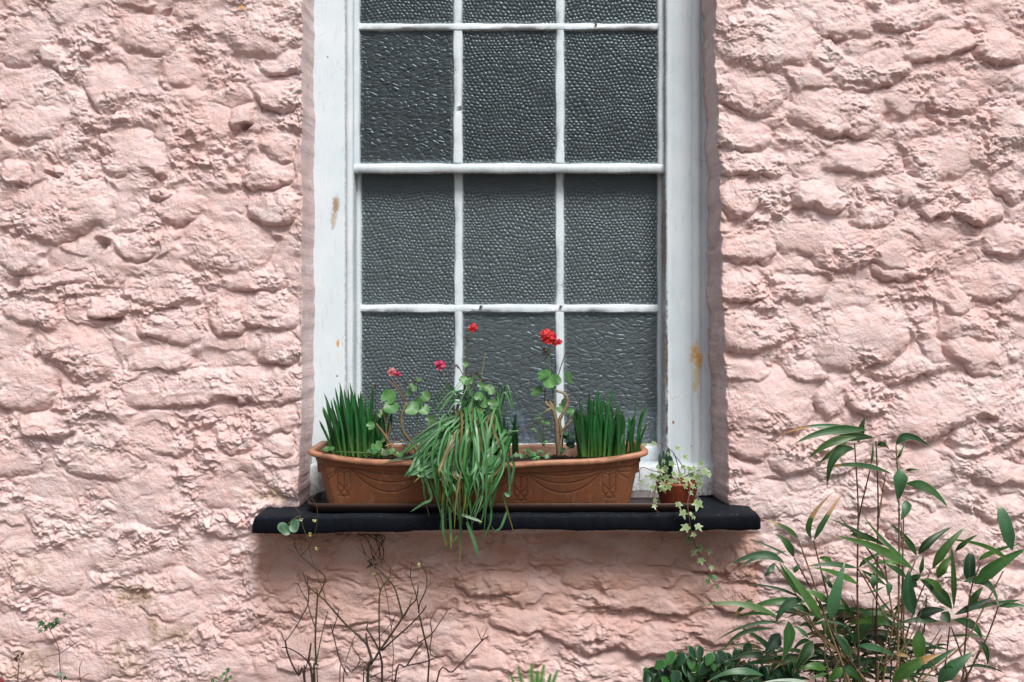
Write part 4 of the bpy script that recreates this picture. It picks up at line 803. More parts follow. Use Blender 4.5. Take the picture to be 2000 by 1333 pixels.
# ------------------------------------------------------------ flower pot with ivy
def build_pot():
    c = P(1322, 985, -.012); c.z = FLOOR; root = empty('flower_pot', c); tag(root, 'small round brick red plastic flower pot at the right end of the tray', 'flower pot'); mb = MB(); TC = (.33, .075, .035); n = 40
    prof = [(.000, .0), (.040, .0), (.0415, .002), (.0485, .036), (.050, .0375), (.0515, .053), (.0535, .055), (.0535, .060), (.051, .0615), (.049, .060), (.047, .045)]
    for a, b in zip(prof[:-1], prof[1:]):
        pass
    rings = [[(c.x + r_ * math.cos(2 * math.pi * k / n), c.y + r_ * math.sin(2 * math.pi * k / n), c.z + z_) for k in range(n)] for r_, z_ in prof[1:]]
    loft(mb, rings, [TC] * len(rings), True, False); mb.build('pot_body', mat_col('brick_red_plastic', .35, .25, 70, .0003), root)
    mb = MB(); vs = [(c.x, c.y, c.z + .054)] + [(c.x + .048 * math.cos(2 * math.pi * k / n), c.y + .048 * math.sin(2 * math.pi * k / n), c.z + .05) for k in range(n)]
    mb.add(vs, [(0, 1 + k, 1 + (k + 1) % n) for k in range(n)], (.03, .02, .015)); mb.build('soil', mat_col('pot_soil', .95, .5, 200, .002), root)
    # shoots of a bulb
    root = empty('bulb_shoots', P(1305, 938, -.01)); tag(root, 'three stubby dark green bulb shoots standing in the small pot', 'bulb plant'); mb = MB()
    for (bx, tx, ty, w_) in ((1293, 1288, 887, .008), (1298, 1296, 880, .007), (1306, 1305, 876, .014), (1311, 1311, 892, .009), (1302, 1300, 895, .009)):
        ribbon(mb, crom([P(bx, 940, -.015), P((bx + tx) / 2 - 1, 912, -.017), P(tx, ty, -.01)], 6), lambda f: w_ * (.8 + .3 * math.sin(f * 3)) * (1 if f < .8 else max(.25, 1 - ((f - .8) / .2) ** 2 * .75)), lambda f, s_: (.012, .06, .03), fold=.3)
    mb.build('leaves', LEAF, root)
    # ivy
    root = empty('ivy', P(1335, 935, -.01)); tag(root, 'variegated ivy spilling out of the small red pot and trailing below the ledge', 'ivy'); mb = MB(); st = (.16, .06, .045)
    for pts in ([(1330, 935, -.02), (1325, 915, -.02), (1318, 890, -.02), (1310, 880, -.03), (1296, 868, -.03), (1277, 864, -.04)], [(1330, 930, -.03), (1338, 920, -.03), (1322, 895, -.03), (1315, 888, -.03)], [(1320, 938, -.03), (1298, 925, -.05), (1275, 920, -.06), (1252, 914, -.07), (1248, 940, -.07)],
                [(1345, 940, -.06), (1347, 960, -.085), (1343, 985, -.13), (1346, 1010, -.135), (1350, 1040, -.12), (1358, 1065, -.06), (1368, 1085, -.03), (1380, 1105, -.03), (1388, 1125, -.035), (1395, 1137, -.035), (1420, 1133, -.04), (1438, 1130, -.045)], [(1283, 945, -.06), (1277, 975, -.08), (1281, 995, -.10), (1289, 1004, -.10)],
                [(1330, 935, -.02), (1350, 925, -.03), (1370, 918, -.03), (1384, 922, -.03)]):
        tube(mb, [P(*p) for p in pts], .0013, .0009, st, None, 5, 4)
    mb.build('stem', WOOD, root); mb = MB()
    PT = [(1277, 866, 8), (1260, 868, 6), (1323, 875, 8), (1337, 892, 9), (1306, 886, 7), (1312, 905, 11), (1300, 915, 10), (1290, 920, 10), (1275, 930, 12), (1286, 934, 12), (1292, 953, 12), (1306, 950, 10), (1275, 952, 11), (1300, 932, 11), (1316, 925, 9), (1328, 928, 11), (1342, 938, 12), (1352, 928, 11), (1362, 932, 13), (1376, 920, 13), (1384, 926, 8),
          (1352, 950, 8), (1348, 962, 7), (1346, 915, 9), (1334, 912, 8), (1366, 945, 9), (1252, 940, 7), (1279, 977, 7), (1278, 988, 7), (1325, 985, 10), (1363, 983, 14), (1334, 1001, 12), (1341, 1030, 13), (1363, 1028, 11), (1348, 1003, 6), (1355, 1010, 6), (1347, 1052, 12), (1356, 1044, 7), (1366, 1070, 12), (1355, 1078, 9), (1386, 1076, 8), (1369, 1094, 10), (1390, 1108, 7), (1396, 1127, 9), (1382, 1135, 8), (1402, 1146, 6), (1388, 1126, 7), (1310, 940, 10), (1322, 938, 9), (1338, 950, 7), (1262, 930, 5), (1370, 905, 9), (1356, 915, 9), (1294, 945, 8), (1284, 912, 7), (1296, 900, 6)]
    for (x, y, s_) in PT:
        Y = -.03 - max(0, (y - 900)) / 60 * .035 + rnd.uniform(-.015, .01); Y = max(Y, -.075) if y < 970 else (-.13 if y < 1045 else -.05); k = rnd.uniform(.75, 1.25); old = y > 1110
        disc_leaf(mb, P(x, y, Y), s_ * .0016, (rnd.uniform(-.5, .5), -1, rnd.uniform(.1, 1.0)), math.pi + rnd.uniform(-1.0, 1.0) , (.06 * k, .17 * k, .045 * k) if old else (.17 * k, .29 * k, .10 * k), edge=None if old else (.36 * k, .46 * k, .22 * k), kind='ivy', cup=.15)
    mb.build('foliage', LEAF, root)
build_pot()

# ------------------------------------------------------------ bamboo at the right
def build_bamboo():
    root = empty('dwarf_bamboo', (P(1740, 1400, -.28).x, -.28, 0)); tag(root, 'leafy dwarf bamboo with thin canes growing in front of the wall below the window', 'bamboo'); r = random.Random(5)
    culms = [[(1669, 865), (1676, 985), (1675, 1080), (1675, 1190), (1682, 1345)], [(1700, 915), (1678, 1010), (1675, 1060)], [(1711, 862), (1715, 980), (1713, 1120), (1712, 1345)], [(1750, 870), (1755, 960), (1756, 1040), (1755, 1200), (1752, 1345)], [(1765, 1000), (1762, 1150), (1757, 1345)], [(1760, 1020), (1764, 1100), (1765, 1200), (1761, 1345)],
             [(1730, 925), (1716, 1010)], [(1589, 1056), (1600, 1100), (1625, 1200), (1655, 1345)], [(1560, 1055), (1590, 1140), (1620, 1230), (1662, 1345)], [(1551, 1090), (1595, 1170), (1640, 1260), (1692, 1345)], [(1512, 1100), (1545, 1145), (1600, 1240), (1668, 1345)], [(1788, 1095), (1770, 1140), (1745, 1220), (1724, 1345)], [(1818, 1115), (1790, 1180), (1765, 1260), (1742, 1345)],
             [(1915, 1100), (1895, 1160), (1885, 1260), (1874, 1345)], [(1960, 1115), (1920, 1190), (1880, 1260), (1790, 1345)], [(1950, 1185), (1930, 1240), (1900, 1300), (1876, 1345)], [(1913, 1270), (1890, 1320), (1870, 1345)], [(1810, 1165), (1806, 1220), (1802, 1240)], [(1858, 1225), (1880, 1290), (1884, 1345)], [(1855, 1225), (1846, 1300), (1838, 1345)],
             [(1540, 1170), (1600, 1235), (1680, 1330)], [(1537, 1172), (1610, 1250), (1700, 1345)], [(1725, 1085), (1735, 1150), (1750, 1240)], [(1685, 1115), (1720, 1170), (1760, 1230), (1775, 1345)], [(1640, 1010), (1700, 1080), (1740, 1150)], [(1675, 1110), (1700, 1150), (1740, 1230)], [(1840, 1240), (1810, 1300), (1790, 1345)], [(1820, 1290), (1835, 1345)]]
    for c in culms:
        Y = -.30 + r.uniform(-.04, .04); mb = MB(); c = [(x, y) for x, y in c]
        if c[-1][1] >= 1330:
            x1 = c[-1][0]; c = c + [((x1 * .5 + 1740 * .5), 1480), (1740 + (x1 - 1740) * .4, 1720)]
        pts = [P(x, y, Y) for x, y in c]; pts = [p if p.z > .0 else Vector((p.x, p.y, -.01)) for p in pts]
        dk = r.random(); c0 = lerp3((.34, .25, .11), (.07, .035, .025), dk if dk > .65 else dk * .4); tube(mb, pts[::-1], (.0032 if len(c) > 4 else .0023), .0016, c0, lerp3(c0, (.05, .02, .016), .5), 6, 6, .03)
        tot = sum((b - a).length for a, b in zip(pts[:-1], pts[1:]))
        p = crom(pts, 8)
        for q in p[3::9]: tube(mb, [q - Vector((0, 0, .0025)), q + Vector((0, 0, .0025))], .0033, .0033, (.20, .15, .08), None, 6, 1)
        mb.build('cane', WOOD, root)
    for k in range(22):
        mb = MB(); x = r.uniform(1590, 1780); x2 = x + r.uniform(-70, 90); Y = -.30 + r.uniform(-.05, .06); y2 = r.uniform(1160, 1300); pts = [P(x * .4 + 1700 * .6, 1700, Y), P(x, 1345, Y), P((x + x2) / 2 + r.uniform(-8, 8), (1345 + y2) / 2, Y), P(x2, y2, Y)]; pts[0].z = -.01
        c0 = r.choice([(.04, .022, .018), (.07, .04, .03), (.20, .15, .08)]); tube(mb, pts, .0018, .001, c0, None, 5, 4); mb.build('cane', WOOD, root)
    fol = MB()
    def leaf(b, c, t, w_, tan=0.0, Y=None, edge=.65, blunt=False, col=None, px=1.0):
        Y = -.30 + r.uniform(-.10, .06) if Y is None else Y; b, c, t = [P(x, y, Y + dy) for (x, y), dy in zip((b, c, t), (0, r.uniform(-.03, -.005), r.uniform(-.02, .02)))]
        p = [(b * (1 - s_) ** 2 + c * 2 * s_ * (1 - s_) + t * s_ * s_) for s_ in [i / 18 for i in range(19)]]; W_ = w_ * .00108; k = r.uniform(.5, 1.45)
        base = col or r.choice([(.030, .115, .022), (.020, .082, .020), (.065, .175, .030), (.05, .15, .065)]); base = tuple(x * k for x in base); cream = (.52, .46, .26); TAN = r.choice([(.42, .22, .07), (.50, .34, .15), (.46, .30, .13)]); ed = r.random() < edge
        def wf(f):
            g = (f / .28) ** .75 if f < .28 else max(.0, 1 - ((f - .28) / .72) ** (4.5 if blunt else 1.55)); return W_ * max(.035, g)
        def cf(f, s_):
            if tan and f > 1 - tan: return lerp3(base, TAN, min(1, (f - 1 + tan) / .06))
            if f > .93: return lerp3(base, cream, .8)
            if ed and abs(s_) > .9: return cream
            if abs(s_) < .01: return lerp3(base, (.1, .2, .08), .3)
            return base
        d = (t - b).normalized(); ribbon(fol, p, wf, cf, nrm=(r.uniform(-.25, .25), -1, r.uniform(.0, .5)), fold=r.uniform(.05, .22), across=(-1, -.9, -.45, 0, .45, .9, 1), twist=r.uniform(-.5, .5))
    A = lambda x, y: (1500 + x * .1801, 800 + y * .1801); B = lambda x, y: (1360 + x * .17026, 1000 + y * .17026); C = lambda x, y: (1660 + x * .17026, 960 + y * .17026); D = lambda x, y: (1360 + x * .15, 1140 + y * .15); E = lambda x, y: (1640 + x * .18, 1120 + y * .18)
    def do(f, s_, rows):
        for (bx, by, cx, cy, tx, ty, w_, *o_) in rows: leaf(f(bx, by), f(cx, cy), f(tx, ty), w_ * s_, *o_)
    do(A, .18, [(1060, 240, 480, 90, 110, 295, 50, .42), (1080, 225, 620, 170, 270, 385, 105, .04), (1150, 310, 800, 250, 520, 420, 105), (960, 300, 620, 330, 420, 550, 85, 0), (860, 350, 700, 460, 530, 600, 70), (940, 430, 660, 370, 640, 860, 125, .1), (980, 360, 990, 230, 1055, 80, 125, .06), (1110, 610, 1150, 470, 1130, 330, 36), (1180, 400, 1250, 340, 1320, 440, 60, .3),
                (1390, 390, 1480, 180, 1775, 420, 95, 0), (1400, 540, 1440, 480, 1485, 360, 34), (1345, 700, 950, 520, 540, 660, 62, .33), (1430, 640, 1440, 800, 1405, 1010, 175), (1480, 665, 1560, 640, 1660, 662, 34), (1490, 810, 1760, 770, 1970, 1095, 110), (1490, 985, 1530, 1080, 1430, 1215, 115), (980, 290, 900, 220, 700, 280, 70)])
    leaf(B(1325, 310), B(1180, 120), (1627, 962), 13, .5); leaf(B(1350, 325), B(1440, 120), (1650, 958), 12, .45)
    do(B, .17, [(1170, 320, 1080, 160, 740, 80, 62, .35), (1120, 520, 1060, 330, 900, 250, 92, .08), (1090, 530, 850, 380, 550, 295, 26), (1010, 590, 760, 370, 350, 635, 95, 0), (880, 545, 720, 460, 480, 650, 60, .15), (890, 590, 850, 690, 775, 745, 70), (2010, 330, 1780, 170, 1500, 70, 50), (1850, 650, 1550, 560, 1210, 640, 65, .2), (1860, 840, 1650, 680, 1320, 640, 80), (1560, 610, 1480, 500, 1400, 540, 80),
                (1540, 1240, 1580, 950, 1710, 560, 150, 0), (1440, 1235, 1270, 960, 960, 560, 110), (1240, 990, 1060, 800, 945, 560, 75), (1210, 1000, 950, 830, 500, 830, 34), (920, 1190, 500, 980, 50, 1078, 78), (1250, 1040, 850, 980, 600, 1115, 95), (1220, 1010, 980, 1010, 900, 1310, 115, .1), (650, 1000, 500, 1090, 400, 1260, 60, .4, None, .1), (920, 1195, 680, 1120, 430, 1220, 44), (1540, 1060, 1400, 930, 1220, 890, 95), (1790, 1210, 1700, 1060, 1640, 950, 62), (1570, 890, 1500, 800, 1430, 690, 62), (1130, 700, 1130, 640, 1200, 600, 70)])
    do(D, .15, [(1150, 520, 700, 430, 205, 780, 48), (1020, 590, 480, 560, 340, 910, 62), (1070, 980, 880, 700, 530, 550, 88, .07), (1200, 490, 1250, 740, 1110, 1010, 165, .07), (1090, 650, 1000, 800, 870, 940, 190, 0, None, 0, False, (.012, .05, .03)), (1020, 970, 650, 870, 360, 1030, 100), (880, 1200, 480, 1040, 120, 1300, 95), (870, 1200, 700, 1200, 560, 1300, 66), (1520, 750, 1420, 900, 1270, 1170, 170, .1),
                (1690, 440, 1690, 600, 1780, 740, 150), (1460, 710, 1360, 590, 1260, 550, 66), (1480, 380, 1350, 270, 1190, 310, 95), (1990, 940, 1930, 790, 1790, 640, 110), (1480, 1290, 1150, 1225, 850, 1290, 44, 0, -.38, 0, False, (.45, .55, .45)), (1890, 1090, 1830, 1190, 1660, 1310, 140, .12), (1720, 1170, 1560, 1190, 1440, 1290, 44, .3), (1700, 1120, 1520, 1030, 1340, 1130, 120), (1300, 940, 1180, 900, 1050, 935, 30, 0, None, 0, False, (.01, .04, .02)), (1150, 970, 1250, 1050, 1290, 1130, 90, .3)])
    do(C, .17, [(765, 745, 700, 560, 430, 345, 88), (785, 725, 900, 540, 1195, 395, 98), (755, 915, 380, 600, 135, 260, 60), (430, 1035, 280, 880, 125, 735, 52), (560, 850, 480, 760, 150, 870, 60, .2), (650, 990, 540, 880, 390, 830, 80), (805, 950, 830, 850, 845, 710, 52), (945, 890, 1080, 620, 1340, 400, 105, .03), (1010, 1000, 1050, 850, 1190, 720, 120), (1205, 695, 1310, 570, 1480, 490, 62), (1850, 850, 1640, 540, 960, 548, 58, .08),
                (1865, 680, 1790, 400, 1715, 150, 160, 0, None, .2, True), (1480, 795, 1560, 690, 2010, 590, 66), (1430, 1070, 1650, 830, 2060, 640, 165), (1190, 1340, 1200, 950, 1160, 595, 74, 0, None, 1), (1380, 1060, 1350, 850, 1400, 690, 145, 0, None, 1, True, (.012, .055, .028)), (1295, 1040, 1640, 930, 1705, 1320, 105), (1290, 1035, 1150, 950, 1010, 1015, 26), (1370, 1340, 1420, 1190, 1540, 1090, 110, 0, None, 1), (740, 1420, 620, 1150, 690, 870, 170, 0, None, .2, False, (.018, .07, .03)), (770, 1090, 660, 1000, 840, 960, 160), (1170, 1350, 1010, 1100, 780, 1000, 160), (960, 1135, 940, 1080, 955, 1015, 110, 0, None, 0, True),
                (440, 1035, 460, 1120, 430, 1205, 88), (400, 1090, 280, 1160, 115, 1178, 26), (270, 1125, 260, 1000, 290, 870, 66), (0, 500, 180, 480, 430, 640, 90), (100, 880, 180, 740, 450, 700, 56, .2), (420, 1080, 250, 960, 100, 890, 56), (1710, 1320, 1850, 1260, 1995, 1238, 40), (1700, 1325, 1900, 1280, 2070, 1340, 66), (1050, 1180, 1000, 1020, 830, 1000, 90)])
    leaf(C(740, 905), C(330, 590), B(1560, 275), 19)
    do(E, .18, [(155, 780, 260, 530, 565, 285, 145), (620, 565, 350, 440, 40, 585, 105), (1070, 525, 850, 470, 610, 555, 82), (830, 480, 980, 380, 1160, 400, 115, 0, None, 0, False, (.01, .045, .025)), (860, 610, 850, 800, 870, 940, 145, 0, None, .3, True), (1240, 505, 1500, 520, 1545, 730, 115), (1250, 450, 1480, 340, 1690, 255, 75, 0, None, 0, False, (.012, .045, .025)), (1390, 410, 1650, 310, 1995, 283, 48), (570, 1190, 760, 960, 1100, 880, 140, .35), (870, 1060, 1080, 920, 1290, 795, 75), (1070, 1190, 1200, 1020, 1480, 840, 165), (1160, 1040, 1200, 970, 1300, 945, 90),
                (1525, 735, 1630, 850, 1600, 1020, 74), (1350, 1025, 1550, 950, 1830, 1105, 40), (50, 1000, 300, 960, 580, 880, 88, 0, None, .2, False, (.012, .05, .02)), (190, 785, 450, 780, 650, 940, 76), (30, 1020, 160, 1070, 250, 1200, 100, 0, None, .3, False, (.04, .16, .03)), (350, 600, 410, 720, 510, 830, 120, 0, None, 0, False, (.012, .05, .03)), (330, 980, 450, 1030, 600, 1110, 62), (580, 870, 680, 880, 765, 910, 44, .95), (1150, 690, 1400, 650, 1720, 705, 28), (0, 670, 60, 800, 150, 950, 95), (1100, 430, 1160, 470, 1190, 560, 140), (720, 230, 740, 330, 820, 480, 60, .3), (430, 520, 520, 530, 820, 610, 60)])
    for k in range(240):     # dense skirt below and behind
        x = r.uniform(1440, 1830) if k < 90 else r.uniform(1560, 1760); y = r.uniform(1265, 1400) if k < 90 else r.uniform(1190, 1330); a = r.uniform(-1, 1) * 1.2 + (math.pi if r.random() < .5 else 0); ln = r.uniform(50, 95)
        leaf((x, y), (x + math.cos(a) * ln * .5, y - 18), (x + math.cos(a) * ln, y + math.sin(a) * 25 + 12), r.uniform(6, 12), r.choice([0, 0, 0, .25]), -.22 + r.uniform(-.05, .08), .3, False, r.choice([(.014, .06, .022), (.02, .085, .03), (.04, .12, .035), (.12, .09, .04)]))
    fol.build('foliage', LEAF, root)
build_bamboo()

# ------------------------------------------------------------ fleshy round-leaved shrub
def build_succulent():
    r = random.Random(9); root = empty('round_leaved_shrub', (P(1400, 1400, -.2).x, -.2, 0)); tag(root, 'low glossy dark green shrub with thick round leaves beside the bamboo', 'shrub'); mb = MB(); sb = MB()
    c0 = P(1400, 1420, -.2)
    for k in range(14): x = 1290 + k * 20; tube(sb, [Vector((c0.x + r.uniform(-.03, .03), -.2, -.01)), P(x * .5 + 700, 1420, -.2), P(x, 1330, -.2 + r.uniform(-.04, .04)), P(x + r.uniform(-10, 10), 1290, -.2)], .006, .003, (.05, .06, .03), (.04, .09, .04), 6, 3)
    sb.build('stem', WOOD, root)
    def one(q, rad, nrm, rot, col):
        nrm = Vector(nrm).normalized(); a = nrm.cross(Vector((0, .2, 1))).normalized(); b = a.cross(nrm).normalized(); A_ = a * math.cos(rot) + b * math.sin(rot); B_ = b * math.cos(rot) - a * math.sin(rot); n = 18; vs = []; cs = []; fs = []; cu = r.uniform(-.6, 1.4)
        for (s_, h) in ((.0, .07), (.45, .075), (.8, .06), (.97, .025), (1.0, -.01), (.9, -.05), (.0, -.06)):
            for k in range(n):
                th = 2 * math.pi * k / n; w_ = .66 * (1 - .30 * math.cos(th)); vs.append(q + B_ * (-math.cos(th) * rad * s_) + A_ * (math.sin(th) * rad * w_ * s_) + nrm * (h * rad + .16 * rad * s_ * s_ * (1 - .6 * math.cos(2 * th)) * cu)); cs.append(col if s_ < .95 else lerp3(col, (.12, .25, .06), .35))
        for i in range(6):
            for k in range(n): k2 = (k + 1) % n; fs.append((i * n + k, i * n + k2, (i + 1) * n + k2, (i + 1) * n + k)[::-1])
        mb.add(vs, fs, cs)
    def topy(x): return 1276 + ((x - 1375) / 105) ** 2 * 22 + 6 * math.sin(x * .07) if x > 1270 else 1300
    for k in range(260):
        x = r.uniform(1262, 1560); tp = topy(x) if x < 1520 else 1290; y = tp + 12 + abs(r.gauss(0, 1)) * 38; Y = -.20 + r.uniform(-.09, .05) + (y - 1300) * -.0004
        kk = r.uniform(.4, 1.3); col = (.011 * kk, .050 * kk, .020 * kk) if r.random() < .88 else (.035, .14, .03)
        one(P(x, y, Y), r.uniform(12, 19) * .0011, (r.uniform(-1.6, 1.6), -1, r.uniform(-.1, 2.0)), r.uniform(-1.4, 1.4), col)
    for (x, y, s_, rt) in ((1290, 1300, 17, 1.1), (1310, 1286, 18, .2), (1352, 1275, 17, -.1), (1366, 1276, 18, .3), (1385, 1288, 17, .5), (1398, 1286, 15, -.5), (1330, 1288, 17, .3), (1350, 1296, 16, 0), (1394, 1300, 14, 0), (1375, 1306, 21, .8), (1412, 1284, 18, -.6), (1262, 1325, 20, .3), (1320, 1325, 19, .3), (1440, 1282, 18, .2), (1458, 1268, 17, .5), (1465, 1275, 15, -.6), (1553, 1318, 15, 0)):
        one(P(x, y, -.30), s_ * .00095, (r.uniform(-.8, .8), -1, r.uniform(.1, .9)), rt, r.choice([(.016, .07, .028), (.012, .05, .022), (.04, .15, .035)]))
    mb.build('foliage', SHINY, root)
build_succulent()

# ------------------------------------------------------------ bare twiggy shrub
def build_twigs():
    Z = lambda x, y: (480 + x * .28, 960 + y * .28); root = empty('bare_shrub', (P(720, 1400, -.12).x, -.12, 0)); tag(root, 'leafless thorny shrub with thin green and red-brown twigs under the ledge', 'shrub')
    G, Rd, K = (.075, .085, .03), (.11, .035, .028), (.05, .04, .035)
    T = [([(480, 1333), (490, 1200), (485, 1050), (490, 900), (500, 740), (495, 680)], 4.5, 2.2, G), ([(500, 740), (545, 650), (550, 590), (500, 550), (440, 500), (385, 450), (345, 390), (340, 350)], 2.6, 1.3, K), ([(385, 450), (430, 400), (470, 330), (495, 230), (495, 110), (430, 0)], 1.6, 1, G), ([(555, 740), (520, 640), (480, 530), (450, 430), (430, 330), (400, 250), (380, 170), (330, 90)], 1.7, 1, (.16, .13, .06)),
         ([(880, 1180), (840, 1065), (700, 930), (620, 840), (550, 760), (490, 710), (430, 650), (395, 555)], 4, 2, G), ([(430, 650), (435, 590)], 1.8, 1.2, K), ([(440, 670), (435, 780), (400, 860), (340, 960), (275, 1040), (250, 985)], 2.2, 1.5, Rd), ([(400, 860), (372, 820)], 1.4, 1, Rd), ([(435, 770), (390, 700), (363, 645)], 1.8, 1, G), ([(485, 950), (450, 850), (430, 770)], 1.8, 1.4, G),
         ([(275, 1040), (290, 1120), (330, 1220), (370, 1285), (410, 1333)], 2.8, 3.4, K), ([(250, 1090), (300, 1095), (380, 1140), (440, 1200), (470, 1300)], 1.8, 3, K), ([(465, 1333), (440, 1200), (455, 1060)], 4.5, 3, K), ([(490, 1200), (520, 1050), (550, 920), (575, 830)], 2.2, 1.2, G), ([(440, 1150), (420, 1240), (415, 1333)], 1.6, 2, Rd), ([(370, 1285), (365, 1215)], 1.4, 1, Rd),
         ([(850, 1333), (880, 1200), (850, 1080), (838, 990)], 6, 3, (.09, .075, .065)), ([(850, 1333), (900, 1170), (1000, 1020), (1095, 880), (1145, 800), (1190, 750), (1205, 655)], 5, 1.8, G), ([(1095, 880), (1065, 760), (1030, 660), (960, 580), (900, 520), (840, 450), (770, 385)], 3.2, 1.4, G), ([(900, 520), (880, 430), (855, 340)], 2, 1.2, K), ([(840, 450), (810, 380), (800, 340)], 1.8, 1, K),
         ([(950, 1110), (1060, 1010), (1160, 920), (1240, 830), (1260, 795)], 3.2, 1.6, K), ([(1205, 850), (1215, 780), (1255, 690), (1262, 600), (1225, 500), (1224, 480)], 2.4, 1.2, G), ([(1210, 850), (1190, 730), (1150, 600), (1160, 490)], 2.4, 1.2, G), ([(1150, 600), (1108, 575)], 1.4, 1, G), ([(1210, 860), (1240, 990), (1275, 1150), (1270, 1333)], 2.8, 3.4, G),
         ([(935, 1100), (930, 900), (938, 700), (990, 620), (1008, 590), (1008, 520)], 3, 1.4, G), ([(938, 700), (915, 620), (890, 570)], 1.8, 1.2, G), ([(950, 1333), (945, 1180), (920, 1090), (870, 1000), (845, 960), (850, 925)], 4.4, 2, K), ([(1020, 1333), (1030, 1150), (1015, 950), (985, 740), (960, 640), (910, 550)], 1.4, 1.1, Rd), ([(985, 740), (900, 710), (800, 780)], 1, .7, Rd), ([(985, 740), (1110, 715)], 1, .7, Rd), ([(1015, 950), (1045, 850)], 1.2, .8, Rd),
         ([(1040, 1333), (1120, 1220), (1200, 1100), (1235, 1060)], 3.4, 2.4, (.10, .07, .05)), ([(1235, 1060), (1200, 1050), (1198, 1010)], 1.8, 1.2, Rd), ([(1205, 1060), (1300, 990), (1355, 910), (1410, 830)], 2.4, 1.3, Rd), ([(1300, 990), (1290, 900), (1330, 830)], 2, 1.2, Rd), ([(1300, 990), (1285, 1110), (1310, 1150), (1385, 1155)], 2, 1.8, Rd), ([(1130, 1215), (1250, 1190), (1330, 1160), (1385, 1155)], 2.4, 1.8, Rd),
         ([(1330, 1340), (1440, 1260), (1540, 1160), (1640, 1050), (1695, 1010)], 3.4, 2.2, (.10, .08, .075)), ([(1645, 1040), (1610, 950)], 1.5, 1, K), ([(1645, 1040), (1685, 955)], 1.5, 1, K), ([(1560, 1150), (1615, 1143)], 1.2, .8, K), ([(870, 1300), (960, 1255)], 2.2, 1.2, Rd), ([(680, 1333), (740, 1260), (790, 1200), (790, 1150), (745, 1090), (750, 1060)], 2, 1.2, Rd), ([(790, 1160), (840, 1200), (880, 1260)], 1.6, 1.2, G),
         ([(710, 1285), (660, 1190), (630, 1080), (605, 980), (590, 930)], 2.4, 1.5, Rd), ([(605, 980), (640, 870), (648, 820)], 1.8, 1.1, K), ([(655, 1333), (700, 1180), (740, 1060), (765, 1000)], 2.2, 1.4, (.28, .17, .11)), ([(790, 1220), (850, 1180)], 1.4, .9, Rd), ([(500, 1333), (510, 1210)], 2.4, 1.6, (.15, .08, .05)), ([(940, 1010), (1000, 940), (1050, 860)], 1.4, 1, G), ([(1140, 800), (1165, 720)], 1.4, 1, G), ([(1240, 830), (1225, 790)], 1.4, 1, K), ([(1110, 870), (1150, 790)], 1.5, 1, K), ([(820, 1333), (850, 1260), (870, 1200)], 2.5, 2, G)]
    for p, a, b, c in T:
        mb = MB(); Y = -.13 + rnd.uniform(-.03, .03); q = [P(*Z(x, y), Y if y > 380 else -.14) for x, y in p]
        if p[0][1] >= 1333 or p[-1][1] >= 1333:
            e = q[0] if p[0][1] >= 1333 else q[-1]; ex = Vector((root.location.x + (e.x - root.location.x) * .8, -.12, -.01)); q = [ex] + q if p[0][1] >= 1333 else q + [ex]
        k = rnd.uniform(.4, .85); cc = tuple(x * k for x in c); tube(mb, q, a * .0007, b * .0007, cc, lerp3(cc, Rd, .3), 6, 5, .08)
        pp = crom(q, 5)
        for s_ in pp[2:-1:3]:
            d = Vector((rnd.uniform(-1, 1), -.3, rnd.uniform(.2, 1))).normalized() * rnd.uniform(.002, .006); tube(mb, [s_, s_ + d], .0008, .0003, cc, None, 4, 1)
        mb.build('twig', WOOD, root)
    mb = MB()
    for (x, y, s_, rt) in ((270, 262, 13, -.9), (340, 238, 12, .2)): disc_leaf(mb, P(*Z(x, y), -.15), s_ * .0014, (.1, -1, .3), rt + math.pi, (.04, .14, .06), edge=(.12, .24, .14), kind='egg')
    tube(mb, [P(*Z(290, 235), -.15), P(*Z(330, 195), -.15), P(*Z(380, 172), -.148)], .0012, .001, (.14, .14, .06), None, 5, 3)
    for (x, y) in ((385, 200), (480, 205), (450, 300), (490, 400), (1205, 515), (890, 575)):
        for j in range(4): disc_leaf(mb, P(*Z(x + rnd.uniform(-8, 8), y + rnd.uniform(-8, 8)), -.152), .0035, (rnd.uniform(-1, 1), -1, rnd.uniform(-.5, 1)), rnd.uniform(0, 6), (.5, .5, .42) if y == 200 else (.4, .38, .12), kind='egg')
    mb.build('leaves', LEAF, root)
    # dark dried creeper stub clinging under the ledge
    root = empty('dried_creeper', P(725, 1050, -.03)); tag(root, 'tuft of dark dried creeper tendrils clinging to the wall under the ledge', 'creeper'); mb = MB(); r = random.Random(2)
    for k in range(7):
        x = 725 + r.uniform(-16, 22); pts = [P(706 + r.uniform(-6, 34), 1044, -.03)]
        for j in range(4): x += r.uniform(-14, 14); pts.append(P(x, 1055 + j * 14 + r.uniform(-8, 8), -.03 - r.uniform(0, .02)))
        tube(mb, pts, .0012, .0006, (.02, .017, .012), None, 5, 4)
    for k in range(9): q = P(729 + r.uniform(-5, 5), 1098 + r.uniform(-12, 12), -.045); tube(mb, [q, q + Vector((r.uniform(-.01, .01), -.004, r.uniform(-.014, .01)))], .003, .001, (.012, .01, .008), None, 5, 1)
    mb.build('tendrils', WOOD, root)
build_twigs()

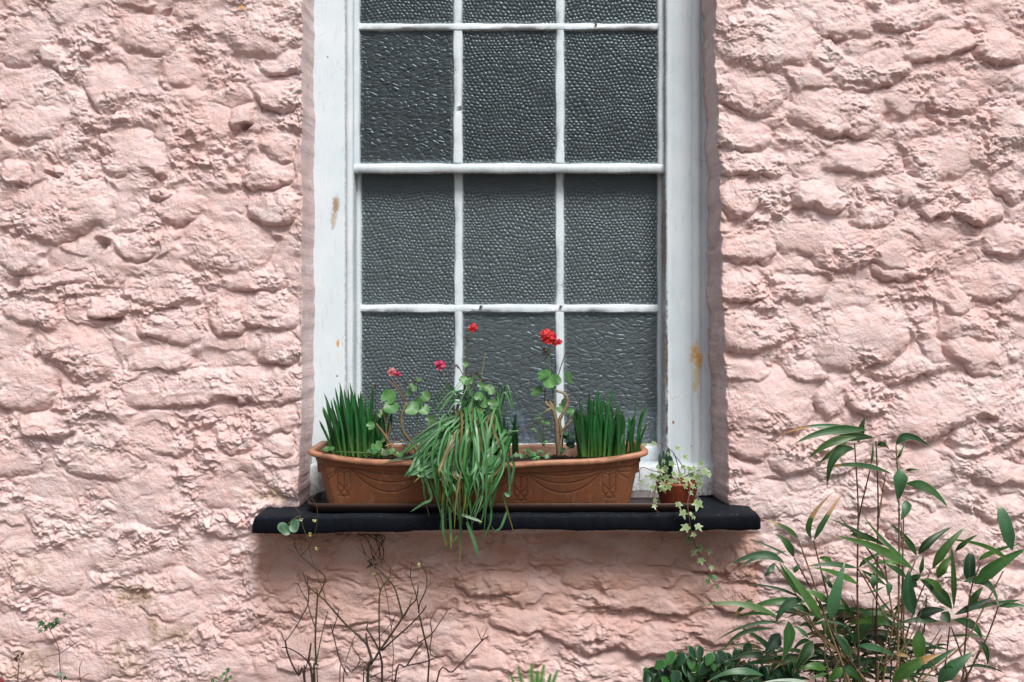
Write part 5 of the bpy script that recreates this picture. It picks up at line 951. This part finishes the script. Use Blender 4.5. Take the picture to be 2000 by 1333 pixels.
# ------------------------------------------------------------ wall weeds, fern, fallen leaf
def weed(label, base, stems, leaves, col, Y=-.05, cat='weed', name='wall_weed', kind='round'):
    root = empty(name, P(base[0], base[1], Y)); tag(root, label, cat); mb = MB()
    for s_ in stems: tube(mb, [P(x, y, Y) for x, y in s_], .0012, .0007, (.14, .06, .04), None, 5, 4)
    mb.build('stem', WOOD, root); mb = MB()
    for (x, y, s_) in leaves: disc_leaf(mb, P(x, y, Y - .008 + rnd.uniform(-.01, .005)), s_ * .0013, (rnd.uniform(-.5, .5), -1, rnd.uniform(.0, 1)), rnd.uniform(2, 4.2), tuple(c * rnd.uniform(.7, 1.3) for c in col), scal=.10, lobes=5, kind=kind)
    mb.build('leaves', LEAF, root)
weed('small green leafy weed with red stems rooted in the lower left of the wall', (122, 1345), [[(121, 1345), (117, 1300), (114, 1265), (100, 1235), (95, 1222)], [(114, 1278), (135, 1265), (154, 1252)], [(114, 1278), (90, 1283)], [(160, 1345), (155, 1310), (160, 1290)], [(150, 1330), (175, 1315)]], [(82, 1217, 11), (90, 1226, 10), (104, 1222, 11), (112, 1215, 12), (98, 1219, 9), (80, 1232, 8), (126, 1200, 6), (116, 1317, 9), (128, 1324, 8), (111, 1210, 9)], (.03, .12, .04), kind='ivy')
weed('tiny green weed sprig at the very bottom of the wall left of the bare shrub', (432, 1345), [[(432, 1345), (440, 1325), (446, 1310)]], [(446, 1308, 9), (438, 1316, 8), (450, 1322, 7), (416, 1329, 8), (432, 1322, 7), (442, 1328, 8), (424, 1334, 8)], (.05, .17, .045), kind='ivy')
weed('withered seed head on a thin red stalk low at the left edge of the wall', (32, 1350), [[(32, 1350), (36, 1310), (38, 1288), (44, 1276)], [(38, 1288), (31, 1284)]], [(44, 1277, 3), (31, 1286, 4), (36, 1281, 3), (33, 1290, 3)], (.03, .015, .012))
mb = MB(); flower(mb, P(-2, 1337, -.06), .012, (.35, .012, .02), 6); root = empty('red_flower', P(-2, 1350, -.06)); tag(root, 'red flower just showing in the bottom left corner', 'flower'); mb.build('petals', PETAL, root); mb = MB(); q = P(5, 1336, -.055); tube(mb, [q, Vector((q.x, q.y, .0))], .0015, .0015, (.06, .14, .05), None, 5, 2); mb.build('stem', WOOD, root)
def build_fern():
    root = empty('fern', (P(1050, 1380, -.1).x, -.1, 0)); tag(root, 'bright green fern fronds poking up at the bottom centre', 'fern'); mb = MB()
    for (bx, by, tx, ty, w_) in ((1045, 1400, 1038, 1298, 18), (1050, 1400, 1062, 1300, 17), (1040, 1400, 1012, 1304, 12), (1060, 1400, 1088, 1312, 14), (1048, 1400, 1050, 1312, 16), (1062, 1400, 1075, 1318, 12), (1030, 1400, 998, 1320, 9)):
        Y = -.1 + rnd.uniform(-.03, .03); p = crom([P(bx, by, Y), P((bx + tx) / 2 - 2, (by + ty) / 2, Y), P(tx, ty, Y - .01)], 16); tube(mb, [Vector((p[0].x, p[0].y, 0))] + p[::4] + [p[-1]], .0012, .0006, (.14, .25, .06), None, 4, 1)
        for i in range(4, len(p)):
            t = (p[i] - p[i - 1]).normalized(); f = i / len(p); ln = w_ * .0009 * (1 - f) ** .55 + .002
            for sd_ in (-1, 1):
                d = (Vector((t.z, 0, -t.x)) * sd_ + t * .5).normalized(); q = p[i]; ribbon(mb, [q, q + d * ln * .35, q + d * ln * .75, q + d * ln], lambda g: .0034 * (1 - g * .8), lambda g, s__: (.10, .30, .05), across=(-1, 0, 1), fold=.1)
    mb.build('fronds', LEAF, root)
build_fern()
mb = MB()
for (x, y, s_, rt) in ((470, 15, 9, 1.2), (463, 18, 5, .2), (476, 19, 5, 2)): disc_leaf(mb, P(x, y, -.03), s_ * .0013, (.2, -1, .6), rt, (.62, .30, .03), kind='ivy', cup=.5)
o = mb.build('fallen_leaf', LEAF, origin=P(470, 15, -.03)); tag(o, 'curled yellow-orange leaf caught on the wall near the top left', 'leaf')

# ------------------------------------------------------------ things on the sill inside the room
mb = MB(); x0, x1 = W(1212, .27), W(1288, .27); zt_ = Zp(800, .27); zb_ = .80
loft(mb, [[(x, y, z_) for x, y in rrect((x0 + x1) / 2, .247, (x1 - x0) / 2 - i_, .028 - i_ * .3, .010)] for z_, i_ in ((zb_, .004), (zb_ + .003, .001), (zt_ - .006, 0), (zt_ - .004, -.002), (zt_, -.002), (zt_, .002), (zt_ - .05, .004))], [(.62, .64, .64)] * 7, True, False)
o = mb.build('storage_tub', mat_col('white_plastic', .5, .15, 20, .0002), origin=((x0 + x1) / 2, .275, zb_)); tag(o, 'pale tub standing indoors behind the bottom right pane', 'tub')
mb = MB(); r = random.Random(4); xa, xb = W(955, .27), W(1062, .27); nn = 34; vs = []; cs = []; fs = []
for j in range(nn + 1):
    for i in range(nn + 1):
        a, b = i / nn, j / nn; hgt = (Zp(798, .27) - .80) * (math.sin(math.pi * a) ** .6); x = xa + (xb - xa) * a; blue = (math.sin(a * 23 + b * 5) * math.sin(b * 19 + a * 4)) > .1
        vs.append((x, .228 + .03 * b * (1 - b) + .010 * math.sin(a * 14 + b * 6), .80 + hgt * b)); cs.append((.10, .18, .42) if blue else (.62, .68, .75))
for j in range(nn):
    for i in range(nn): q = j * (nn + 1) + i; fs.append((q, q + 1, q + nn + 2, q + nn + 1))
mb.add(vs, fs, cs); o = mb.build('folded_cloth', mat_col('printed_cotton', .9, .1, 30, .001), origin=((xa + xb) / 2, .27, .80)); tag(o, 'crumpled blue and white cloth indoors behind the bottom middle pane', 'cloth')
mb = MB(); boxm(mb, -.56, .56, .2345, .34, .765, .7985, (.3, .3, .3)); o = mb.build('room_sill', ROOM, smooth=False); tag(o, kind='structure')
